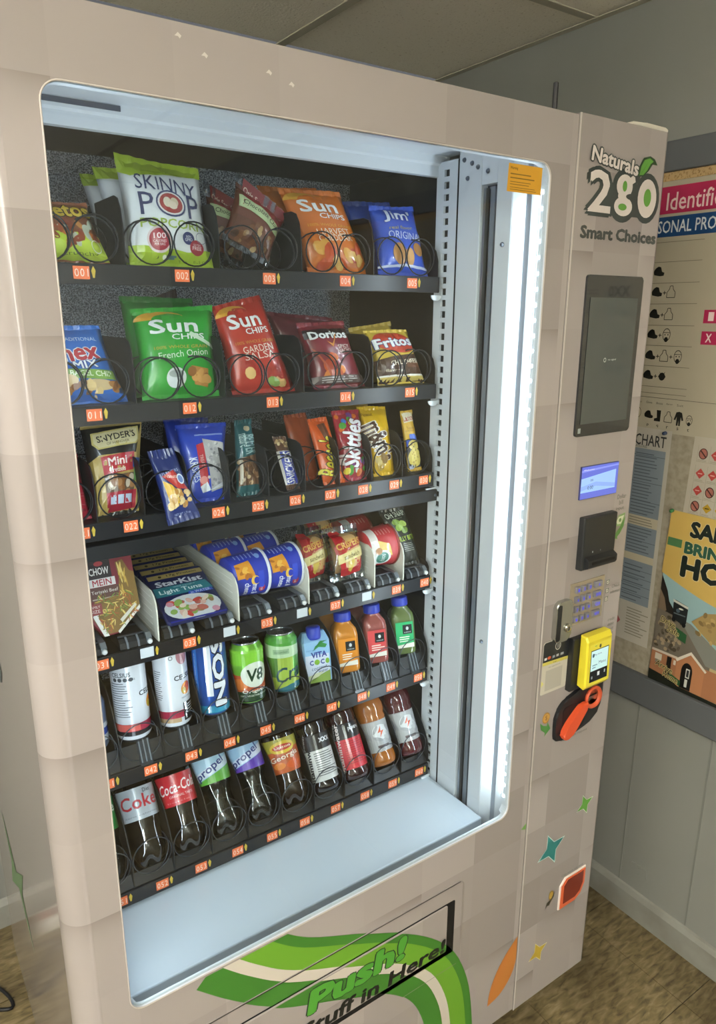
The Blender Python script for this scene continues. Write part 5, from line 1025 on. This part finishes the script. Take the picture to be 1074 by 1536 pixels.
names = {(0, 0): 'front blue macaroni cup beside the white divider', (0, 1): 'front blue macaroni cup with its white rim by the sandwiches', (1, 0): 'blue macaroni cup in the second row away from the sandwiches', (1, 1): 'blue macaroni cup in the second row toward the sandwiches', (2, 0): 'blue macaroni cup in the rear row away from the sandwiches', (2, 1): 'blue macaroni cup in the rear row toward the sandwiches'}
for r_ in range(3):
    for c_ in range(2): cup(names[(r_, c_)], (cx_[c_], .294 + .0885 * r_, BT + .0440), True, 'blue pasta cups')
cup('front red and white soup cup between white dividers', (.6685, .294, BT + .0440), False, 'red soup cups')
cup('rear red soup cup behind the front red one', (.6685, .3825, BT + .0440), False, 'red soup cups')
# ------------------------------------------------------------------ fifth tray: cans, carton, juice bottles
def facing(x, y): return -math.atan2(x + .1224, y + .85)
def cyl_surf(rf, H):
    def S(u, v):
        a = (u - .5) * 2 * PI; z = v * H; r = rf(z); n = Vector((math.sin(a), -math.cos(a), 0)); return Vector((n.x * r, n.y * r, z)), n
    return S
def prof_r(prof):
    def f(z):
        for (r0, z0), (r1, z1) in zip(prof, prof[1:]):
            if z0 <= z <= z1: return r0 + (r1 - r0) * ((z - z0) / max(z1 - z0, 1e-6))
        return prof[-1][0]
    return f
def can(name, label, i, r, h, color, decals, metal=.35, spin=0.0, lean=.10, dy=0, slim_base=None):
    x = lane(i); t = posed(name, label, 'can', (x, .2725 + dy, .8875 - dy * .07), lean, facing(x, .26) * .75 + spin, group='cans')
    body = [(r - .003, .006), (r, .011), (r, h - .017), (r - .006, h - .004)]
    lathe('can_body', body, mat('can_' + color, color, .28, metal), t, 32, None, False, False)
    lathe('can_base', [(r * .62, .004), (r - .0085, .0005), (r - .006, 0), (r - .003, .006)], mat('can_steel', '#8b9097', .25, .9), t, 32, None, True, False)
    lathe('can_rim', [(r - .0060, h - .004), (r - .0050, h - .001), (r - .0060, h), (r - .0075, h - .001), (r - .0082, h - .005)], mat('can_rim', '#b4b9bf', .2, .9), t, 32, None, False, False)
    lathe('can_lid', [(r - .0082, h - .0055), (r - .0082, h - .0050)], mat('can_lid', '#3d4046', .25, .8), t, 32, None, True, True)
    prism('pull_tab', rrect(-.006, .006, -.012, .006, .005, 3), 'z', h - .0048, h - .0036, mat('tab_steel', '#7c8188', .3, .9), t)
    lay('print', cyl_surf(prof_r(body), h), 2 * PI * r, h, decals, t, ink('can_ink', .25, .4), [k / 32 for k in range(1, 32)], [.011 / h, (h - .017) / h], .0003, .00012)
    return t
nutr = lines(.30, .50, .30, .70, 15, '#5a5f66', .3, 3)
def fruit(u, v): return [El(u, v, .055, .075, '#d98a2a', -25), El(u + .02, v + .01, .035, .055, '#c9552e', -25), El(u - .025, v - .02, .025, .035, '#b5a03a', -25)]
wc = [R(0, .14, 1, .225, '#a32c46'), R(.20, .145, .55, .22, '#d2605a'), R(0, .09, 1, .14, '#24262b')] + nutr + [T('CELSIUS', .42, .785, .18, .05, '#4a4f56', 0, .03), T('live fit', .5, .73, .10, .03, '#6a6f76')] + [El(.36 + .05 * k, .73, .02, .022, '#50555c') for k in range(4)] + [T('CELSIUS', .70, .55, .26, .06, '#3c4046', 0, .04)] + fruit(.70, .42)
can('energy_can', 'white slim can with pink band and small print beside left frame', 1, .0290, .156, '#d9dde4', wc, .1, .0)
wc2 = [R(0, .14, 1, .225, '#a32c46'), R(.58, .09, 1, .30, '#22252b'), R(0, .09, .55, .14, '#b59a78')] + lines(.60, .8, .16, .28, 4, '#c9ccd0', .35, 5) + lines(.30, .40, .35, .70, 14, '#5a5f66', .3, 6) + [T('CELSIUS', .64, .60, .25, .06, '#3c4046', 0, .04)] + fruit(.63, .46) + [T('sparkling', .64, .36, .14, .025, '#7a7f88'), El(.62, .84, .07, .10, '#b9828a'), Ring(.50, .84, .02, .024, .3, '#5a5f66')]
can('energy_can', 'white slim can with mango picture and dark red band', 2, .0290, .156, '#d9dde4', wc2, .1, .0)
ns = [P([(.30, .20), (.36, .20), (.36, .90), (.30, .90)], '#2f6fc0'), P([(.40, .90), (.47, .97), (.54, .90), (.50, .90), (.50, .28), (.44, .28), (.44, .90)], '#d6dae0'), R(.0, .02, 1, .16, '#2a86a8')] + OT('NOS', .57, .57, .66, .16, '#d9dce2', '#1b2334', 90, .06, .13) + [T('high performance', .33, .55, .4, .03, '#b9c9e0', 90)]
can('energy_can', 'tall blue energy can with white block lettering', 3, .0305, .150, '#1c4fa0', ns, .4)
v8 = [R(0, .02, 1, .24, '#27452f'), R(0, .24, 1, .50, '#b55a3a'), El(.30, .42, .07, .10, '#c9452e'), El(.40, .36, .08, .09, '#d2783a'), El(.70, .40, .08, .10, '#9a4a2a'), R(0, .66, 1, .89, '#7fc23a'), El(.56, .50, .145, .20, '#d6dccb'), T('V8', .56, .50, .17, .20, '#24402c', 0, .05, .1), T('Original', .54, .235, .24, .065, '#e3e9dc', 0, .02), R(0, .205, 1, .21, '#27452f'), T('100% VEGETABLE JUICE', .54, .17, .28, .035, '#cfd9cc')]
can('juice_can', 'green vegetable juice can with white oval', 4, .0308, .120, '#6fae3a', v8, .3)
gc = [R(0, .02, 1, .30, '#a3b84a'), P([(.2, .02), (.75, .02), (.75, .16), (.6, .20), (.4, .10)], '#2f6a78'), R(.32, .30, .44, .62, '#4d7a34'), R(.44, .18, .60, .62, '#9ab54a'), R(.25, .62, .75, .88, '#b5cfa8'), P([(.25, .84), (.75, .78), (.75, .93), (.25, .93)], '#4f9a3a'), R(.40, .68, .56, .76, '#8fae8a'), T('cucumber', .48, .72, .13, .04, '#4a6a4a'), T('Cra', .54, .36, .26, .24, '#234a52', 12, .02, .3)]
can('soda_can', 'metallic green can with dark script lettering', 5, .0308, .120, '#5fa04a', gc, .6)
can('energy_can', 'blue and silver can partly hidden at the left frame', 0, .0290, .100, '#5a6a8a', [R(.3, .2, .8, .5, '#c9d0da'), R(.3, .3, .8, .42, '#2f4a9a')], .3)
can('energy_can', 'dark blue energy can standing behind the block lettered one', 3, .0305, .150, '#142a58', OT('NOS', .50, .57, .66, .16, '#4d5666', '#10151f', 90, .06, .13), .3, dy=.066)  # body and lettering darkened to paint the shade behind the front can
# coconut carton
x = lane(6); t = posed('coconut_carton', 'pale blue coconut water carton with a blue cap', 'carton', (x, .2725, .8875), .14, facing(x, .26) * .45, group=None)
crt = [(-.024, -.020), (.024, -.020), (.028, -.016), (.028, .016), (.024, .020), (-.024, .020), (-.028, .016), (-.028, -.016)]
V = []; hs = (0, .082, .098)
for k, z in enumerate(hs):
    for p in crt: V.append((p[0] * (1 if k < 2 else .80), p[1] * (1 if k < 2 else .25), z))
F = [tuple(range(8))[::-1], tuple(range(16, 24))]
for k in range(2):
    for i in range(8): F.append((k * 8 + i, k * 8 + (i + 1) % 8, (k + 1) * 8 + (i + 1) % 8, (k + 1) * 8 + i))
mobj('carton', V, F, mat('coco_blue', '#8db8dc', .4), t)
lathe('cap', [(.0145, .086), (.0148, .090), (.0140, .108), (.0125, .1095)], mat('cap_blue', '#2238b0', .35), t, 22, loc=(0, -.006, 0))
lay('print', lambda u, v: (Vector((u, -.020, v)), Vector((0, -1, 0))), 1, 1, [R(-.024, .0, .024, .056, '#c9d3e4'), P([(-.024, .0), (.024, .0), (.024, .022), (.012, .018), (-.010, .006), (-.024, .004)], '#7f9a4a'), P([(-.024, .004), (.0, .012), (.014, .022), (.0, .020), (-.024, .014)], '#c2c9a8'), P([(-.008, .064), (.004, .071), (.018, .068), (.022, .074), (.012, .079), (-.002, .074)], '#3f8a4a'), P([(-.004, .070), (.010, .078), (.022, .082), (.008, .083)], '#2f7a3f'), T('VITA', .004, .056, .032, .012, '#27348a', 0, .05), T('C', -.012, .041, .008, .010, '#27348a', 0, .06), El(-.001, .041, .0055, .0055, '#7fae3a'), T('C', .010, .041, .008, .010, '#27348a', 0, .06), El(.020, .041, .004, .0055, '#7fae3a'), T('coconut', .003, .029, .032, .006, '#3a4a7a', 5), T('water', .010, .0225, .02, .005, '#3a4a7a', 5), T('hydrate', -.012, .066, .018, .004, '#5a8ab8')], t, ink('film_ink'))
def juice(label, i, liquid, lab, dy=0.0, detail=True):
    x = lane(i); t = posed('juice_bottle', label, 'bottle', (x, .2745 + dy, .8875 - dy * .07), .14, facing(x, .26) * .55, group='juice bottles')
    def sq(r, z, a):
        k = 1.0 if z > .098 else 1 / max(abs(math.cos(a)) ** 6 + abs(math.sin(a)) ** 6, .25) ** (1 / 6) * .93
        return r * k, z
    lathe('bottle', [(.024, 0), (.0272, .004), (.0275, .02), (.0272, .076), (.025, .088), (.017, .098), (.0155, .102), (.0155, .106)], mat('juice_' + liquid, liquid, .12, coat=.5), t, 36, sq)
    lathe('cap', [(.0172, .1035), (.0175, .106), (.0172, .120), (.016, .1215)], mat('cap_blue', '#2238b0', .35), t, 24)
    if detail: lay('label', lambda u, v: (Vector((u, -.0262, v)), Vector((0, -1, 0))), 1, 1, [R(-.019, .016, .019, .072, lab), R(-.004, .046, .016, .066, '#1b1f22'), El(.006, .058, .003, .004, '#c9cfd0', 0, 8), T('naked', .006, .050, .014, .003, '#c9cfd0'), P([(-.019, .016), (.019, .016), (.019, .026), (-.019, .022)], '#e0dcd0')] + lines(-.012, .016, .028, .042, 3, '#efe9dc', .4, i), t, ink('film_ink'), off=.0012)
    return t
juice('orange juice bottle with blue cap in the fifth tray', 7, '#c07a22', '#d9892a')
juice('reddish brown smoothie bottle with blue cap in the fifth tray', 8, '#8f4a45', '#c9484a')
juice('green smoothie bottle with blue cap at the end of the fifth tray', 9, '#5a6a3a', '#2fae6a')
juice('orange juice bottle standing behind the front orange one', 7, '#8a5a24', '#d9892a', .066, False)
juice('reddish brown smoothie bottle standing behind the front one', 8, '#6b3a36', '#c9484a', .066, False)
# ------------------------------------------------------------------ sixth tray: bottles leaning back
m_clear = thin_glass('clear_pet', '#c9d2d6', .10, .02)
def petal(r, z, a):
    k = max(0, 1 - z / .026); return r * (1 - .16 * k * (0.5 + .5 * math.cos(5 * a))), z + .010 * k * (0.5 + .5 * math.cos(5 * a)) * (1 if z < .02 else .4)
SODA = [(.016, 0), (.024, .002), (.0290, .010), (.0315, .024), (.0310, .046), (.0295, .062), (.0318, .074), (.0328, .080), (.0328, .134), (.0310, .146), (.0250, .166), (.0160, .184), (.0135, .190), (.0135, .196)]
PROP = [(.016, 0), (.024, .002), (.0300, .010), (.0318, .026), (.0300, .046), (.0270, .062), (.0262, .072), (.0290, .084), (.0320, .092), (.0325, .098), (.0325, .140), (.0310, .150), (.0230, .170), (.0160, .182), (.0160, .196)]
WIDE = [(.024, 0), (.0300, .003), (.0322, .010), (.0322, .020), (.0310, .024), (.0315, .030), (.0322, .036), (.0322, .112), (.0305, .118), (.0322, .124), (.0318, .138), (.0270, .156), (.0190, .168), (.0180, .186)]
GATO = [(.026, 0), (.0310, .004), (.0325, .012), (.0320, .024), (.0300, .030), (.0300, .092), (.0322, .100), (.0300, .106), (.0326, .114), (.0326, .126), (.0280, .142), (.0210, .154), (.0200, .180)]
def bottle(label, i, prof, m_, lab, decals, lean, cap='#222222', fn=None, dyz=(0, 0), spin=0.0, liquid=None):
    x = lane(i); t = posed('drink_bottle', label, 'bottle', (x, .240 + dyz[0], .6490 + dyz[1]), lean, facing(x, .24) * .8 + spin, group='drink bottles')
    lathe('bottle', prof, m_, t, 40, fn)
    h = prof[-1][1]; rt = prof[-1][0]
    lathe('cap', [(rt + .001, h - .012), (rt + .0018, h - .010), (rt + .0018, h + .004), (rt, h + .005)], mat('cap_' + cap, cap, .4), t, 22)
    if liquid: lathe('drink', [(max(r - .0016, .004), z + .0016) for r, z in prof[:-3]], liquid, t, 40, fn)
    z0, z1, col = lab; rf = prof_r(prof)
    lp = [(rf(z0) + .0004, z0)] + [(r + .0004, z) for r, z in prof if z0 < z < z1] + [(rf(z1) + .0004, z1)]
    if col: lathe('label', lp, mat('label_' + col, col, .32, coat=.3), t, 40, None, False, False)
    if decals:
        S0 = cyl_surf(lambda z: rf(z) + .0004, z1 - z0)
        def S(u, v):
            a = (u - .5) * 2 * PI; z = z0 + v * (z1 - z0); r = rf(z) + .0004; n = Vector((math.sin(a), -math.cos(a), 0)); return Vector((n.x * r, n.y * r, z)), n
        lay('print', S, 2 * PI * rf((z0 + z1) / 2), z1 - z0, decals, t, ink('film_ink'), [k / 40 for k in range(1, 40)], [(z - z0) / (z1 - z0) for r, z in prof if z0 < z < z1], .0004, .00012)
    return t
cola = mat('cola_bottle', '#0d0706', .06, coat=.6)
bottle('clear green labelled soda bottle beside the left frame on bottom tray', 0, SODA, m_clear, (.080, .134, '#1f8a3f'), [T('Sprite', .55, .55, .3, .4, '#e6efe2', 12, .04)], .58, '#2a7a3a', petal)
bottle('cola bottle with silver label and red lettering', 1, SODA, cola, (.080, .134, '#aab0b6'), [T('Coke', .52, .56, .34, .44, '#b02630', 0, .03), T('Diet', .60, .86, .07, .13, '#3a3c40', 0, .02), T('zero calories', .52, .14, .3, .06, '#6a6e74')], .58, '#b8bcc0', petal)
bottle('cola bottle with bright red label and white script', 2, SODA, cola, (.080, .134, '#c02330'), [T('Coca-Cola', .52, .60, .36, .36, '#f0e6e4', 4, .02, .25), T('ORIGINAL TASTE', .54, .30, .22, .08, '#efd2d0'), T('bottle', .50, .12, .2, .05, '#d98a8a')], .58, '#b02030', petal)
bottle('clear water bottle with green and blue label', 3, PROP, m_clear, (.094, .140, '#a9cbe0'), [P([(.25, 0), (.90, 0), (.90, .80)], '#5aa03a'), P([(.2, .0), (.9, .8), (.9, 1), (.75, 1), (.2, .25)], '#cfdbe4'), T('propel', .50, .55, .30, .42, '#27387a', 24, .04)], .60, '#2a4a9a', petal, liquid=None)
bottle('clear water bottle with purple and blue label', 4, PROP, m_clear, (.094, .140, '#9cc0e0'), [P([(.25, 0), (.90, 0), (.90, .80)], '#5a3aa8'), P([(.2, .0), (.9, .8), (.9, 1), (.75, 1), (.2, .25)], '#cfd6ea'), T('propel', .50, .55, .30, .42, '#27387a', 24, .04)], .60, '#2a4a9a', petal, liquid=None)
bottle('iced tea bottle with orange and yellow label', 5, SODA, mat('tea_bottle', '#1d0f0b', .07, coat=.6), (.062, .128, '#b5552a'), [P([(.2, .62), (.5, .66), (.8, .72), (.8, 1), (.2, 1)], '#a8a03a'), El(.52, .74, .13, .18, '#d9b83a'), El(.52, .74, .10, .09, '#b83a2a'), T('Lipton', .52, .74, .16, .10, '#f0e0c8', 0, .03)] + OT('Georgia', .52, .45, .30, .20, '#efd9c4', '#7a2a34', 8, .03, .08) + [El(.6, .2, .08, .12, '#c9582a'), El(.45, .22, .06, .10, '#d9803a')], .55, '#8a2a22', petal, (0, .004))
dk = mat('dark_drink', '#140c12', .08, coat=.5)
def vitw(body, c):
    return [R(.25, .0, .80, .66, body), R(.25, .66, .80, 1, '#17151a'), T('vitaminwater', .415, .48, .50, .10, '#1d1b20' if c else '#e9dcdc', 86, .05), T('xxx' if c else 'power-c', .62, .85, .14, .10, '#d9d9dc', 0, .04)] + lines(.47, .72, .10, .62, 11, '#4a484e' if c else '#8a1f2a', .35, 3) + [T('power', .40, .86, .16, .05, '#b9b9be', 80)]
bottle('dark vitamin drink bottle with black and white label', 6, WIDE, dk, (.022, .114, '#17151a'), vitw('#c9c9c6', True), .52, '#1a1a1c', None, (0, .004))
bottle('dark vitamin drink bottle with black and red label', 7, WIDE, mat('red_drink', '#2a0a12', .08, coat=.5), (.022, .114, '#17151a'), vitw('#c22c3a', False), .52, '#1a1a1c', None, (0, .004))
bolt = lambda c: [R(.25, 0, .75, 1, '#a8a8a8'), El(.57, .62, .10, .24, '#cfcfd0'), P([(.58, .82), (.53, .60), (.57, .62), (.55, .44), (.61, .66), (.57, .65)], '#c9542a'), R(.5, .12, .64, .20, '#5a4a4a')] + blobs(.28, .72, .06, .94, 14, ['#9a9a9c', '#b5b5b6'], .05, .07, 3)
bottle('orange sports drink bottle with grey lightning bolt label', 8, GATO, mat('orange_sport', '#9a5a22', .1, coat=.5), (.030, .094, '#9c9c9c'), bolt(1), .48, '#c9702a', None, (.004, .006))
bottle('dark red sports drink bottle with grey lightning bolt label', 9, GATO, mat('red_sport', '#4a1218', .1, coat=.5), (.030, .094, '#9c9c9c'), bolt(2), .48, '#c9702a', None, (.002, .006))
